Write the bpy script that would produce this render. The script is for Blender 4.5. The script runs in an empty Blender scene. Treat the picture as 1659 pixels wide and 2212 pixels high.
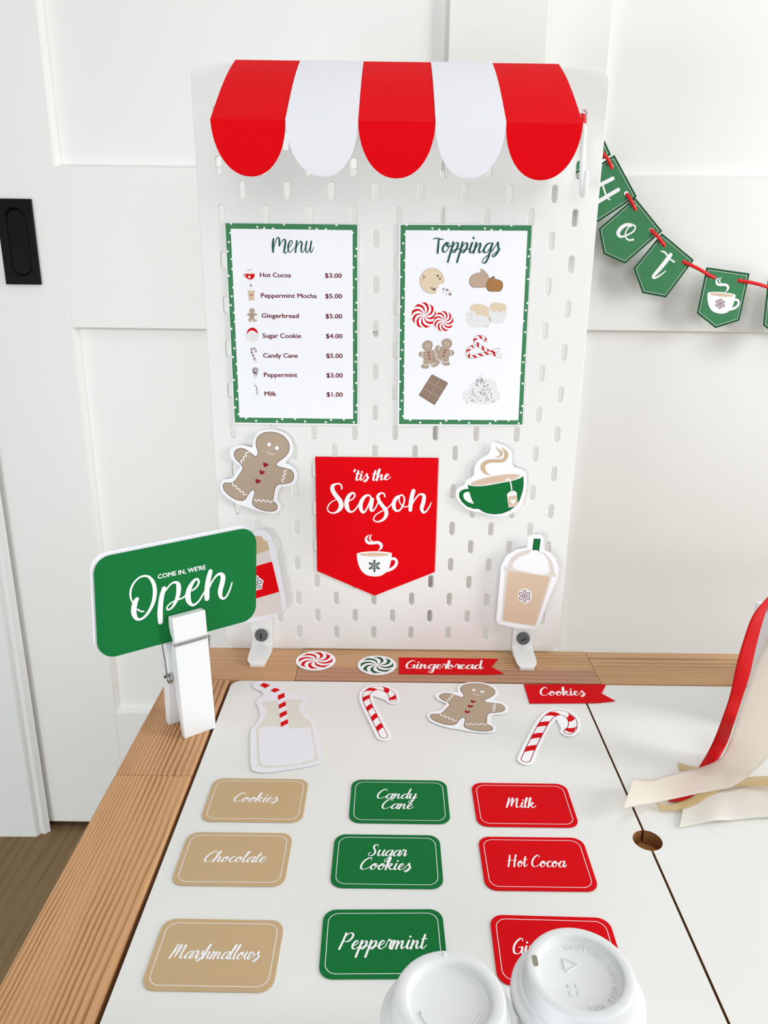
import bpy, bmesh, math, random
from mathutils import Vector, Matrix
from mathutils.geometry import tessellate_polygon
random.seed(7)
C = bpy.context.scene.collection
scene = bpy.context.scene
PI = math.pi

# ------------------------------------------------------------------ camera
W_PX, H_PX = 1659.0, 2212.0
CAM = Vector((-0.00451, -0.749479, 0.397371))
ROT = (1.261101, -0.012072, 0.002902)
F_PX, CX, CY = 1659.587, 842.741, 1106.828
cd = bpy.data.cameras.new('camera'); cam = bpy.data.objects.new('camera', cd); C.objects.link(cam)
cam.location = CAM; cam.rotation_mode = 'XYZ'; cam.rotation_euler = ROT
cd.sensor_fit = 'VERTICAL'; cd.sensor_height = 24.0; cd.lens = F_PX / H_PX * 24.0
cd.shift_x = (W_PX / 2 - CX) / H_PX; cd.shift_y = (CY - H_PX / 2) / H_PX
cd.clip_start = 0.02; cd.clip_end = 50
scene.camera = cam

# ------------------------------------------------------------------ world, light, exposure
w = bpy.data.worlds.new('world'); scene.world = w; w.use_nodes = True
bg = w.node_tree.nodes['Background']
bg.inputs['Color'].default_value = (0.98, 0.99, 1.0, 1); bg.inputs['Strength'].default_value = 0.28
def area(name, loc, target, sx, sy, power, col):
    l = bpy.data.lights.new(name, 'AREA'); l.shape = 'RECTANGLE'; l.size = sx; l.size_y = sy; l.energy = power; l.color = col
    o = bpy.data.objects.new(name, l); C.objects.link(o); o.location = loc
    o.rotation_euler = (Vector(target) - Vector(loc)).to_track_quat('-Z', 'Y').to_euler(); return o
area('side_window_light', (1.95, -0.62, 0.72), (0.0, 0.1, 0.22), 0.45, 1.1, 25.0, (0.97, 0.98, 0.985))
area('left_fill_light', (-1.25, -1.8, -0.22), (-0.1, 0.25, -0.2), 1.0, 0.7, 19.0, (0.86, 0.94, 1.0))  # added low cool fill to brighten the lower left door
area('front_fill_light', (0.25, -2.4, 1.0), (0.0, 0.0, 0.2), 1.8, 1.0, 14.0, (0.96, 0.98, 1.0))  # added frontal fill for the board and doors, from behind the camera
top_fill = area('overhead_fill_light', (0.15, -0.75, 1.75), (0.15, -0.35, 0.0), 0.7, 0.5, 1.6, (1.0, 0.98, 0.95)); top_fill.data.spread = math.radians(110)  # added overhead fill for lids and awning top, spread narrowed off the wall
vs = scene.view_settings
vs.view_transform = 'Standard'; vs.look = 'None'; vs.gamma = 1.0; vs.use_curve_mapping = False
vs.exposure = 0.10

# ------------------------------------------------------------------ helpers
RM = Matrix.Rotation(ROT[2], 3, 'Z') @ Matrix.Rotation(ROT[1], 3, 'Y') @ Matrix.Rotation(ROT[0], 3, 'X')
def ray(px, py): return RM @ Vector(((px - CX) / F_PX, -(py - CY) / F_PX, -1.0))
def at_z(px, py, z=0.0):
    d = ray(px, py); return CAM + d * ((z - CAM.z) / d.z)
def at_y(px, py, y):
    d = ray(px, py); return CAM + d * ((y - CAM.y) / d.y)

class Plane:
    """a real plane in the room: origin, two in-plane axes; n points at the viewer's side"""
    def __init__(s, o, ex, ey):
        s.o = Vector(o); s.ex = Vector(ex).normalized(); s.ey = Vector(ey).normalized(); s.n = s.ex.cross(s.ey)
    def px(s, x, y):
        d = ray(x, y); t = (s.o - CAM).dot(s.n) / d.dot(s.n); p = CAM + d * t - s.o
        return Vector((p.dot(s.ex), p.dot(s.ey)))
    def mat(s, c=(0, 0), h=0.0):
        m = Matrix((s.ex, s.ey, s.n)).transposed().to_4x4()
        m.translation = s.o + s.ex * c[0] + s.ey * c[1] + s.n * h; return m

def lin(c):
    c /= 255.0
    return c / 12.92 if c <= 0.04045 else ((c + 0.055) / 1.055) ** 2.4
def rgb(r, g, b): return (lin(r), lin(g), lin(b), 1.0)
def mat(name, col, rough=0.6, spec=0.3, metal=0.0, noise=0.0, scale=60.0, bump=0.0):
    m = bpy.data.materials.new(name); m.use_nodes = True; nt = m.node_tree; b = nt.nodes['Principled BSDF']
    b.inputs['Base Color'].default_value = col; b.inputs['Roughness'].default_value = rough
    b.inputs['Specular IOR Level'].default_value = spec; b.inputs['Metallic'].default_value = metal
    if noise or bump:
        tc = nt.nodes.new('ShaderNodeTexCoord'); n = nt.nodes.new('ShaderNodeTexNoise'); n.inputs['Scale'].default_value = scale
        n.inputs['Detail'].default_value = 4; nt.links.new(tc.outputs['Object'], n.inputs['Vector'])
        if noise:
            mx = nt.nodes.new('ShaderNodeMix'); mx.data_type = 'RGBA'
            mx.inputs[6].default_value = tuple(c * (1 - noise) for c in col[:3]) + (1,)
            mx.inputs[7].default_value = tuple(min(1, c * (1 + noise)) for c in col[:3]) + (1,)
            nt.links.new(n.outputs['Fac'], mx.inputs[0]); nt.links.new(mx.outputs[2], b.inputs['Base Color'])
        if bump:
            bp = nt.nodes.new('ShaderNodeBump'); bp.inputs['Strength'].default_value = bump; bp.inputs['Distance'].default_value = 0.0005
            nt.links.new(n.outputs['Fac'], bp.inputs['Height']); nt.links.new(bp.outputs['Normal'], b.inputs['Normal'])
    return m
def wood(name, c1, c2, axis, freq, seed, contrast=1.0, rough=0.5, quad=0.0, fine=0.25, amp=0.004, soft=0.5):
    """growth lines running along one axis ('X' or 'Y') of the object; quad widens their spacing across it"""
    m = bpy.data.materials.new(name); m.use_nodes = True; nt = m.node_tree; b = nt.nodes['Principled BSDF']; L = nt.links
    def math_(op, a, b_=None, c=None, clamp=False):
        n = nt.nodes.new('ShaderNodeMath'); n.operation = op; n.use_clamp = clamp
        for i, v in enumerate((a, b_, c)):
            if v is None: continue
            if isinstance(v, (int, float)): n.inputs[i].default_value = v
            else: L.new(v, n.inputs[i])
        return n.outputs[0]
    def noise(scale, vec, sc, det=2.0):
        mp = nt.nodes.new('ShaderNodeMapping'); mp.inputs['Scale'].default_value = vec; mp.inputs['Location'].default_value = (seed, seed * 0.7, seed * 1.3); L.new(tc.outputs['Object'], mp.inputs['Vector'])
        n = nt.nodes.new('ShaderNodeTexNoise'); n.inputs['Scale'].default_value = sc; n.inputs['Detail'].default_value = det; L.new(mp.outputs[0], n.inputs['Vector']); return n.outputs['Fac']
    tc = nt.nodes.new('ShaderNodeTexCoord'); sp = nt.nodes.new('ShaderNodeSeparateXYZ'); L.new(tc.outputs['Object'], sp.inputs[0])
    ln = lambda k: (k, 1, 1) if axis == 'X' else (1, k, 1)
    u = sp.outputs['Y' if axis == 'X' else 'X']
    w1 = math_('MULTIPLY_ADD', noise(1, ln(.16), 20, 2.0), amp * 3.2, u); w2 = math_('MULTIPLY_ADD', noise(1, ln(.25), 120, 1.0), amp * .45, w1)
    ph = math_('MULTIPLY_ADD', math_('MULTIPLY', w2, w2), quad, math_('MULTIPLY', w2, freq)); fr = math_('FRACT', ph)
    rp = nt.nodes.new('ShaderNodeValToRGB'); cr = rp.color_ramp; cr.elements[0].position = 0.0; cr.elements[0].color = (0.1, 0.1, 0.1, 1); cr.elements[1].position = 1.0; cr.elements[1].color = (0.1, 0.1, 0.1, 1)
    for p_, v in ((soft * .8, 0.0), (0.62, 0.42), (0.82, 1.0), (0.92, 0.55)): e = cr.elements.new(p_); e.color = (v, v, v, 1)
    L.new(fr, rp.inputs['Fac'])
    var = math_('MULTIPLY_ADD', noise(1, ln(.12), 60, 1.0), 1.9, -0.2); ring = math_('MULTIPLY', math_('MULTIPLY', rp.outputs['Color'], contrast), var)
    fib = math_('MULTIPLY_ADD', noise(1, (3, 500, 1) if axis == 'X' else (500, 3, 1), 1.5, 3.0), fine, -fine * 0.45)
    big = math_('MULTIPLY_ADD', noise(1, ln(.3), 12, 2.0), 0.5, -0.22)
    tot = math_('ADD', math_('ADD', ring, fib), big, clamp=True)
    mx = nt.nodes.new('ShaderNodeMix'); mx.data_type = 'RGBA'; mx.inputs[6].default_value = c1; mx.inputs[7].default_value = c2
    L.new(tot, mx.inputs[0]); L.new(mx.outputs[2], b.inputs['Base Color'])
    b.inputs['Roughness'].default_value = rough; b.inputs['Specular IOR Level'].default_value = 0.3
    return m

def link(o, parent=None, mw=None):
    C.objects.link(o)
    if parent is not None:
        o.parent = parent; o.matrix_parent_inverse = Matrix.Identity(4)
        if mw is not None: o.matrix_basis = mw
    elif mw is not None: o.matrix_world = mw
    return o
def mesh_obj(name, vs_, fs, m, parent=None, mw=None, smooth=False):
    me = bpy.data.meshes.new(name); me.from_pydata([tuple(v) for v in vs_], [], fs); me.update()
    if smooth: me.polygons.foreach_set('use_smooth', [True] * len(me.polygons))
    me.materials.append(m); return link(bpy.data.objects.new(name, me), parent, mw)
def bm_obj(name, bm, m, parent=None, mw=None, smooth=False, bevel=0.0, seg=2):
    bmesh.ops.recalc_face_normals(bm, faces=bm.faces)
    me = bpy.data.meshes.new(name); bm.to_mesh(me); bm.free()
    if smooth: me.polygons.foreach_set('use_smooth', [True] * len(me.polygons))
    me.materials.append(m); o = link(bpy.data.objects.new(name, me), parent, mw)
    if bevel:
        b = o.modifiers.new('bevel', 'BEVEL'); b.width = bevel; b.segments = seg; b.limit_method = 'ANGLE'; b.angle_limit = 0.6
    return o
def box(bm, x0, x1, y0, y1, z0, z1):
    v = [bm.verts.new((x, y, z)) for z in (z0, z1) for y in (y0, y1) for x in (x0, x1)]
    for f in ((0, 2, 3, 1), (4, 5, 7, 6), (0, 1, 5, 4), (2, 6, 7, 3), (0, 4, 6, 2), (1, 3, 7, 5)): bm.faces.new([v[i] for i in f])
def box_obj(name, b, m, parent=None, bevel=0.0, origin=None, seg=2):
    """b in world coordinates, object origin at the centre of its base unless parented"""
    o = Vector(((b[0] + b[1]) / 2, (b[2] + b[3]) / 2, b[4]))
    bm = bmesh.new(); box(bm, b[0] - o.x, b[1] - o.x, b[2] - o.y, b[3] - o.y, 0, b[5] - b[4])
    off = Matrix.Translation(o - (parent.matrix_world.translation if parent is not None else Vector()))
    return bm_obj(name, bm, m, parent, off, bevel=bevel, seg=seg)
def prism(bm, poly, h0, h1, f=lambda a, b, h: (a, b, h)):
    """poly (list of 2D) extruded from h0 to h1"""
    n = len(poly); lo = [bm.verts.new(f(p[0], p[1], h0)) for p in poly]; hi = [bm.verts.new(f(p[0], p[1], h1)) for p in poly]
    for t in tessellate_polygon([[Vector((p[0], p[1], 0)) for p in poly]]):
        bm.faces.new([hi[i] for i in t]); bm.faces.new([lo[i] for i in reversed(t)])
    for i in range(n):
        j = (i + 1) % n; bm.faces.new((lo[i], lo[j], hi[j], hi[i]))
def empty(name, loc=(0, 0, 0), mw=None):
    o = bpy.data.objects.new(name, None); C.objects.link(o); o.empty_display_size = 0.02
    if mw is not None: o.matrix_world = mw
    else: o.location = loc; o.matrix_world = Matrix.Translation(loc)
    return o
def tag(o, label=None, cat=None, group=None, kind=None):
    if label: o['label'] = label
    if cat: o['category'] = cat
    if group: o['group'] = group
    if kind: o['kind'] = kind
    return o

def smooth(pts, n=6, closed=False):
    """Catmull-Rom through points of any dimension"""
    P = [tuple(p) for p in pts]; out = []; N = len(P)
    rng = range(N) if closed else range(N - 1)
    for i in rng:
        if closed: a, b, c, d = P[(i - 1) % N], P[i], P[(i + 1) % N], P[(i + 2) % N]
        else: a, b, c, d = P[max(i - 1, 0)], P[i], P[i + 1], P[min(i + 2, N - 1)]
        for k in range(n):
            t = k / n; t2 = t * t; t3 = t2 * t
            out.append(tuple(0.5 * (2 * b[j] + (c[j] - a[j]) * t + (2 * a[j] - 5 * b[j] + 4 * c[j] - d[j]) * t2 + (3 * b[j] - a[j] - 3 * c[j] + d[j]) * t3) for j in range(len(b))))
    if not closed: out.append(P[-1])
    return out
def round_poly(pts, r, n=8):
    out = []; N = len(pts)
    for i in range(N):
        p = Vector(pts[i]); a = Vector(pts[i - 1]) - p; b = Vector(pts[(i + 1) % N]) - p
        rr = r[i] if isinstance(r, (list, tuple)) else r
        if rr <= 0: out.append(p); continue
        a.normalize(); b.normalize(); ang = a.angle(b); d = rr / math.tan(ang / 2)
        c = p + (a + b).normalized() * (rr / math.sin(ang / 2)); s, e = p + a * d - c, p + b * d - c
        a0 = math.atan2(s.y, s.x); a1 = math.atan2(e.y, e.x); da = (a1 - a0 + PI) % (2 * PI) - PI
        for k in range(n + 1): t = a0 + da * k / n; out.append(c + Vector((math.cos(t), math.sin(t))) * rr)
    return out
def ellipse(cx, cy, rx, ry=None, n=28, rot=0.0):
    ry = rx if ry is None else ry; cr, sr = math.cos(rot), math.sin(rot)
    return [(cx + rx * math.cos(t) * cr - ry * math.sin(t) * sr, cy + rx * math.cos(t) * sr + ry * math.sin(t) * cr) for t in [2 * PI * k / n for k in range(n)]]
def simil(src, dst):
    """least-squares similarity taking 2D points src to dst (complex form)"""
    s = [complex(*p) for p in src]; d = [complex(*p) for p in dst]; ms = sum(s) / len(s); md = sum(d) / len(d)
    a = sum((x - md) * (y - ms).conjugate() for x, y in zip(d, s)) / sum(abs(y - ms) ** 2 for y in s); b = md - a * ms
    return lambda p: Vector(((a * complex(*p) + b).real, (a * complex(*p) + b).imag))

LAY = 0.00005
class Art:
    """flat print on a card: shapes given in sheet coordinates, mapped to the card's own plane in metres"""
    def __init__(s, plane, ox, oy, sc, T=None):
        s.P = plane; s.ox = ox; s.oy = oy; s.sc = sc; s.T = T; s.c = Vector((0, 0)); s.root = None; s.th = 0.0; s.buf = {}; s.cuts = {}
    def m(s, u, v):
        q = s.P.px(s.ox + u / s.sc, s.oy + v / s.sc)
        if s.T: q = s.T(q)
        return q - s.c
    def mm(s, pts): return [s.m(p[0], p[1]) for p in pts]
    def base(s, name, pts, m, label, cat, h=0.0006, th=0.0004, group=None, target=None, hole=None, mapped=False):
        """the paper itself: a thin solid, becomes the top-level thing"""
        q = pts if mapped else s.mm(pts)
        cx = sum(p[0] for p in q) / len(q); cy = sum(p[1] for p in q) / len(q); c = Vector((cx, cy))
        q = [Vector(p) - c for p in q]; s.c = s.c + c; s.th = th
        bm = bmesh.new(); prism(bm, q, 0, th)
        s.root = bm_obj(name, bm, m, mw=(target or s.P).mat(c, h)); tag(s.root, label, cat, group); s.out = q
        return s.root
    def poly(s, key, pts, lvl, sm=False, mapped=False):
        p = smooth(pts, 5, True) if sm else pts
        q = [Vector(a) for a in p] if mapped else s.mm(p)
        vs_, fs = s.buf.setdefault(key, ([], [])); k = len(vs_); s.cuts.setdefault(key, []).append(k); z = s.th + lvl * LAY
        vs_ += [(a[0], a[1], z) for a in q]
        for t in tessellate_polygon([[Vector((a[0], a[1], 0)) for a in q]]):
            a, b, c = (q[i] for i in t)
            fs.append(tuple(k + i for i in (t if (b - a).cross(c - a) > 0 else reversed(t))))
    def ring(s, key, pts, wd, lvl, mapped=True):
        """constant-width line inside a closed outline (metres)"""
        q = [Vector(a) for a in pts] if mapped else s.mm(pts); n = len(q); vs_, fs = s.buf.setdefault(key, ([], [])); k = len(vs_); s.cuts.setdefault(key, []).append(k); z = s.th + lvl * LAY
        ar = sum(q[i].x * q[(i + 1) % n].y - q[(i + 1) % n].x * q[i].y for i in range(n)); sg = 1 if ar > 0 else -1
        for i in range(n):
            a = (q[i] - q[i - 1]).normalized(); b = (q[(i + 1) % n] - q[i]).normalized()
            nn = (Vector((-a.y, a.x)) + Vector((-b.y, b.x))); nn = nn.normalized() / max(0.3, nn.normalized().dot(Vector((-a.y, a.x)))); p = q[i] + nn * wd * sg
            vs_ += [(q[i].x, q[i].y, z), (p.x, p.y, z)]
        for i in range(n):
            j = (i + 1) % n; f = (k + 2 * i, k + 2 * j, k + 2 * j + 1, k + 2 * i + 1); fs.append(f if sg > 0 else f[::-1])
    def stroke(s, key, pts, lvl, mapped=False, n=6, mmw=False, dz=0.00003):
        """brush stroke: points (u, v, width); width in sheet units, or metres if mmw"""
        p = smooth(pts, n) if len(pts) > 2 else pts; q = []
        for i, a in enumerate(p):
            if mapped: c = Vector(a[:2]); wd = a[2] / 2
            elif mmw: c = s.m(a[0], a[1]); wd = a[2] / 2
            else:
                c = s.m(a[0], a[1]); wd = a[2]
                wd = ((s.m(a[0] + wd, a[1]) - c).length + (s.m(a[0], a[1] + wd) - c).length) / 4
            q.append((c, wd))
        r = [q[0]]
        for a in q[1:]:
            if (a[0] - r[-1][0]).length > 1e-6: r.append(a)
        q = r; N = len(q); vs_, fs = s.buf.setdefault(key, ([], [])); k = len(vs_); s.cuts.setdefault(key, []).append(k)
        if N < 2: return
        for i, (c, wd) in enumerate(q):
            d = (q[min(i + 1, N - 1)][0] - q[max(i - 1, 0)][0])
            d = d.normalized() if d.length > 0 else Vector((1, 0)); nn = Vector((-d.y, d.x)) * wd; z = s.th + lvl * LAY + dz * i / N
            vs_ += [(c.x + nn.x, c.y + nn.y, z), (c.x - nn.x, c.y - nn.y, z)]
        for i in range(N - 1): fs.append((k + 2 * i + 1, k + 2 * i + 3, k + 2 * i + 2, k + 2 * i))
        for e in (0, N - 1):
            c, wd = q[e]; o = q[1][0] if e == 0 else q[-2][0]; d = (c - o).normalized(); a0 = math.atan2(d.y, d.x) - PI / 2
            z = s.th + lvl * LAY + (dz if e else 0); kk = len(vs_)
            for t in range(7): an = a0 + PI * t / 6; vs_.append((c.x + wd * math.cos(an), c.y + wd * math.sin(an), z))
            fs.append(tuple(range(kk, kk + 7)))
    def text(s, key, txt, a, b, xh, lvl, wt=0.26, thin=0.09, slant=0.18, up=None):
        """own brush script: baseline from sheet point a to b, xh = x-height in metres"""
        A = s.m(*a); B = s.m(*b); ex = (B - A); Lg = ex.length; ex.normalize(); ey = Vector((-ex.y, ex.x))
        if up: ey = (s.m(*up) - A).normalized() if False else ey
        x = 0; runs = []
        for i, ch in enumerate(txt):
            if ch == ' ': x += 0.45; continue
            g = GL[ch]
            for st in g[1]: runs.append([(x + p[0] + slant * p[1], p[1]) for p in st])
            x += g[0]
        x0 = min(p[0] for r in runs for p in r); x1 = max(p[0] for r in runs for p in r); k = Lg / (x1 - x0)
        for j, r in enumerate(runs):
            p = smooth(r, 5) if len(r) > 2 else [tuple(Vector(r[0]).lerp(Vector(r[1]), t / 4)) for t in range(5)]; o = []
            for i in range(len(p)):
                q0 = p[max(i - 2, 0)]; q1 = p[min(i + 2, len(p) - 1)]; dx = q1[0] - q0[0]; dy = q1[1] - q0[1]; l = math.hypot(dx, dy) or 1
                dn = max(0.0, -dy / l) ** 0.8; wd = thin + (wt - thin) * dn
                c = A + ex * ((p[i][0] - x0) * k) + ey * (p[i][1] * xh); o.append((c.x, c.y, wd * (xh + k) / 2))
            s.stroke(key, o, lvl + 0.15 * j, mapped=True, n=1, dz=0.000006)
    def heart(s, key, cx, cy, r, rot, lvl):
        P = [(0, -.35), (.35, -.8), (.85, -.7), (1, -.2), (.6, .45), (0, 1), (-.6, .45), (-1, -.2), (-.85, -.7), (-.35, -.8)]
        c, n = math.cos(rot), math.sin(rot); s.poly(key, [(cx + r * (x * c - y * n), cy + r * (x * n + y * c)) for x, y in P], lvl, True)
    def pieces(s, k):
        """the separately drawn pieces under one key"""
        vs_, fs = s.buf[k]; par = list(range(len(vs_)))
        def find(x):
            while par[x] != x: par[x] = par[par[x]]; x = par[x]
            return x
        for f in fs:
            for v in f[1:]: par[find(v)] = find(f[0])
        # strokes carry their round ends as loose fans: join what starts at the same call
        cuts = s.cuts.get(k, [0]) + [len(vs_)]; out = []
        for a_, b_ in zip(cuts, cuts[1:]):
            f = [tuple(v - a_ for v in q) for q in fs if a_ <= q[0] < b_]
            if f: out.append((vs_[a_:b_], f))
        return out
    def done(s, names, split=True, parent=None, skip=()):
        """names: key -> (object name, material, label); each drawn piece becomes an object unless it is lettering or tiny"""
        first = None
        for k in list(s.buf):
            vs_, fs = s.buf[k]; nm, m, lb = (names[k] + (None,))[:3]; ps = s.pieces(k)
            if not vs_: continue
            if split and 'letter' not in nm and 1 < len(ps) <= 14:
                for v, f in ps:
                    o = mesh_obj(nm, v, f, m, parent or s.root, Matrix.Identity(4))
                    if lb: o['label'] = lb
                    first = first or o
            else:
                o = mesh_obj(nm, vs_, fs, m, parent or s.root, Matrix.Identity(4))
                if lb: o['label'] = lb
                if len(ps) > 1 and 'letter' not in nm: o['kind'] = 'stuff'
                first = first or o
        s.buf = {}; s.cuts = {}; return first
    def flush(s, name, names, label=None):
        """one small drawing: its first colour is the part, the others its sub-parts"""
        ks = [k for k in s.buf if s.buf[k][0]]
        if not ks: return
        k0 = ks[0]; vs_, fs = s.buf.pop(k0); n0 = len(s.cuts.get(k0, [])); s.cuts.pop(k0, None)
        o = mesh_obj(name, vs_, fs, names[k0][1], s.root, Matrix.Identity(4))
        if n0 > 1: o['kind'] = 'stuff'
        if label: o['label'] = label
        s.done(names, split=False, parent=o)
def quad_affine(src, dst):
    """affine from three 2D pairs"""
    (x0, y0), (x1, y1), (x2, y2) = src; M = Matrix(((x1 - x0, x2 - x0), (y1 - y0, y2 - y0))).inverted(); d0, d1, d2 = (Vector(d) for d in dst)
    def f(u, v): a, b = M @ Vector((u - x0, v - y0)); return tuple(d0 + (d1 - d0) * a + (d2 - d0) * b)
    return f

# brush-script letters: advance, strokes (x-height 1, baseline 0)
GL = {
 'a': (.98, [[(.82, .86), (.6, 1.0), (.3, .85), (.1, .45), (.14, .1), (.34, .0), (.56, .25), (.76, .7), (.82, .95)], [(.84, .98), (.74, .5), (.74, .12), (.88, 0), (1.02, .2), (1.1, .42)]]),
 'b': (.88, [[(.0, .3), (.22, 1.0), (.3, 1.8), (.22, 2.0), (.12, 1.7), (.08, .9), (.12, .2), (.3, .0), (.56, .2), (.64, .6), (.52, .92), (.4, .75), (.6, .55), (.95, .72)]]),
 'c': (.72, [[(.62, .78), (.58, .98), (.38, .98), (.14, .68), (.1, .25), (.3, .0), (.56, .12), (.8, .42)]]),
 'd': (1.0, [[(.8, .86), (.6, 1.0), (.3, .85), (.1, .45), (.14, .1), (.34, .0), (.56, .25), (.78, .8)], [(.94, 2.05), (.84, 1.3), (.76, .5), (.78, .1), (.92, 0), (1.04, .2), (1.12, .42)]]),
 'e': (.74, [[(.05, .35), (.32, .5), (.54, .74), (.5, .98), (.34, 1.0), (.14, .7), (.1, .25), (.3, .0), (.56, .12), (.82, .42)]]),
 'g': (.98, [[(.82, .86), (.6, 1.0), (.3, .85), (.1, .45), (.14, .12), (.34, .02), (.56, .25), (.78, .8)], [(.84, .98), (.76, .3), (.66, -.5), (.46, -.98), (.2, -.95), (.18, -.65), (.5, -.3), (1.06, .35)]]),
 'h': (.94, [[(.0, .3), (.22, 1.1), (.34, 1.85), (.26, 2.02), (.14, 1.7), (.08, .8), (.04, .0)], [(.06, .1), (.3, .75), (.5, .98), (.6, .8), (.54, .3), (.62, .03), (.8, .1), (1.02, .42)]]),
 'i': (.48, [[(.2, 1.0), (.1, .45), (.14, .08), (.28, 0), (.44, .2), (.54, .42)], [(.24, 1.5), (.25, 1.44)]]),
 'k': (.92, [[(.0, .3), (.22, 1.1), (.34, 1.85), (.26, 2.02), (.14, 1.7), (.08, .8), (.04, .0)], [(.08, .4), (.34, .95), (.56, 1.0), (.54, .72), (.3, .52), (.5, .2), (.68, .0), (.86, .12), (1.0, .42)]]),
 'l': (.5, [[(.0, .3), (.24, 1.2), (.36, 1.85), (.28, 2.02), (.14, 1.6), (.08, .7), (.12, .1), (.28, .0), (.44, .16), (.56, .42)]]),
 'm': (1.42, [[(.14, 1.0), (.1, .5), (.04, .0)], [(.06, .1), (.28, .75), (.46, .98), (.54, .8), (.5, .4), (.46, .0)], [(.48, .1), (.72, .75), (.9, .98), (1.0, .8), (.96, .3), (1.04, .03), (1.22, .1), (1.48, .42)]]),
 'n': (.96, [[(.14, 1.0), (.1, .5), (.04, .0)], [(.06, .1), (.3, .75), (.5, .98), (.6, .8), (.55, .3), (.64, .03), (.82, .1), (1.04, .42)]]),
 'o': (.88, [[(.5, .98), (.3, .9), (.1, .55), (.1, .2), (.3, .0), (.56, .2), (.68, .6), (.6, .95), (.44, .9), (.46, .66), (.66, .56), (.94, .68)]]),
 'p': (.95, [[(.16, 1.02), (.1, .3), (.0, -.5), (-.04, -.95)], [(.04, .1), (.3, .75), (.5, .98), (.68, .85), (.64, .4), (.42, .02), (.24, .06), (.3, .25), (.6, .3), (1.02, .42)]]),
 'r': (.66, [[(.0, .3), (.16, 1.0), (.22, 1.16), (.34, 1.0), (.54, .98), (.46, .45), (.5, .08), (.62, .02), (.74, .42)]]),
 's': (.7, [[(-.04, .25), (.26, .8), (.38, 1.12), (.46, .8), (.6, .35), (.46, -.1), (.2, -.35), (.06, -.2), (.28, .02), (.78, .42)]]),
 't': (.54, [[(.28, 1.7), (.16, .9), (.12, .2), (.26, .0), (.44, .16), (.6, .42)], [(-.02, 1.18), (.2, 1.24), (.52, 1.2)]]),
 'u': (.98, [[(.16, 1.0), (.1, .4), (.2, .02), (.42, .1), (.62, .5), (.72, .95)], [(.76, 1.0), (.68, .4), (.76, .03), (.92, .1), (1.06, .42)]]),
 'w': (1.2, [[(.14, 1.0), (.08, .4), (.18, .02), (.36, .1), (.54, .6), (.6, .95)], [(.62, 1.0), (.54, .4), (.62, .02), (.82, .1), (1.0, .5), (1.0, .98), (.92, .8), (1.24, .7)]]),
 'y': (.98, [[(.16, 1.0), (.1, .4), (.2, .05), (.42, .14), (.62, .5), (.74, .95)], [(.78, 1.0), (.7, .3), (.6, -.5), (.4, -.95), (.18, -.9), (.2, -.6), (.5, -.25), (1.04, .35)]]),
 'C': (1.15, [[(1.0, 1.6), (.98, 1.9), (.76, 1.98), (.36, 1.6), (.08, .9), (.12, .25), (.42, .0), (.8, .15), (1.2, .55)]]),
 'G': (1.25, [[(1.0, 1.65), (.96, 1.92), (.74, 1.96), (.34, 1.55), (.08, .9), (.14, .22), (.44, .0), (.8, .2), (1.0, .85)], [(.62, .84), (1.04, .88)], [(1.02, .86), (.98, .3), (1.04, .1)]]),
 'H': (1.45, [[(.22, 1.9), (.18, 1.0), (.06, .0)], [(-.1, .95), (.4, 1.08), (1.25, 1.05)], [(1.14, 2.0), (1.0, 1.0), (.94, .0)]]),
 'M': (1.85, [[(.26, 1.9), (.16, 1.0), (.04, .0)], [(.06, .1), (.4, 1.2), (.66, 1.9), (.74, 1.7), (.66, .8), (.64, .3)], [(.66, .4), (.96, 1.3), (1.24, 1.85), (1.34, 1.6), (1.28, .7), (1.34, .08), (1.54, .04), (1.9, .42)]]),
 'P': (1.2, [[(.3, 1.95), (.2, 1.0), (.04, .0)], [(.26, 1.4), (.5, 1.85), (.84, 1.98), (1.06, 1.7), (.94, 1.2), (.6, .9), (.3, .95)]]),
 'S': (1.2, [[(1.02, 1.6), (.98, 1.9), (.7, 1.98), (.48, 1.7), (.6, 1.25), (.84, .8), (.8, .3), (.5, .02), (.16, .1), (.1, .4), (.3, .6)]]),
 "'": (.3, [[(.12, 1.95), (.04, 1.65)]]),
}

# ------------------------------------------------------------------ materials
M = {}
M['paper'] = mat('paper_white', rgb(250, 251, 255), 0.7, 0.15)
M['lilac_paper'] = mat('paper_cool_white', rgb(236, 237, 243), 0.7, 0.12)
M['red'] = mat('print_red', rgb(228, 0, 14), 0.7, 0.08)
M['red_table'] = mat('print_red_deep', rgb(216, 2, 16), 0.7, 0.1)
M['green'] = mat('print_green', rgb(20, 114, 56), 0.7, 0.1)
M['green_dark'] = mat('print_dark_green', rgb(22, 88, 48), 0.55, 0.2)
M['green_soft'] = mat('print_soft_green', rgb(70, 134, 92), 0.7, 0.1, noise=0.12, scale=60)
M['green_text'] = mat('print_teal_green', rgb(32, 84, 78), 0.6, 0.15)
M['green_black'] = mat('print_black_green', rgb(14, 52, 42), 0.6, 0.15)
M['tan'] = mat('print_tan', rgb(200, 172, 132), 0.6, 0.2)
M['ginger'] = mat('print_gingerbread', rgb(184, 164, 143), 0.6, 0.15)
M['brown_line'] = mat('print_brown_line', rgb(96, 74, 62), 0.6, 0.15)
M['latte'] = mat('print_latte', rgb(221, 195, 170), 0.6, 0.15)
M['sand'] = mat('print_sand', rgb(208, 182, 148), 0.6, 0.15)
M['cream'] = mat('print_cream', rgb(232, 212, 184), 0.6, 0.15)
M['greige'] = mat('print_greige', rgb(226, 216, 212), 0.6, 0.15)
M['milk_glass'] = mat('print_milk_glass', rgb(226, 222, 212), 0.6, 0.15)
M['pale'] = mat('print_pale_grey', rgb(236, 236, 236), 0.6, 0.15)
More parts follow.
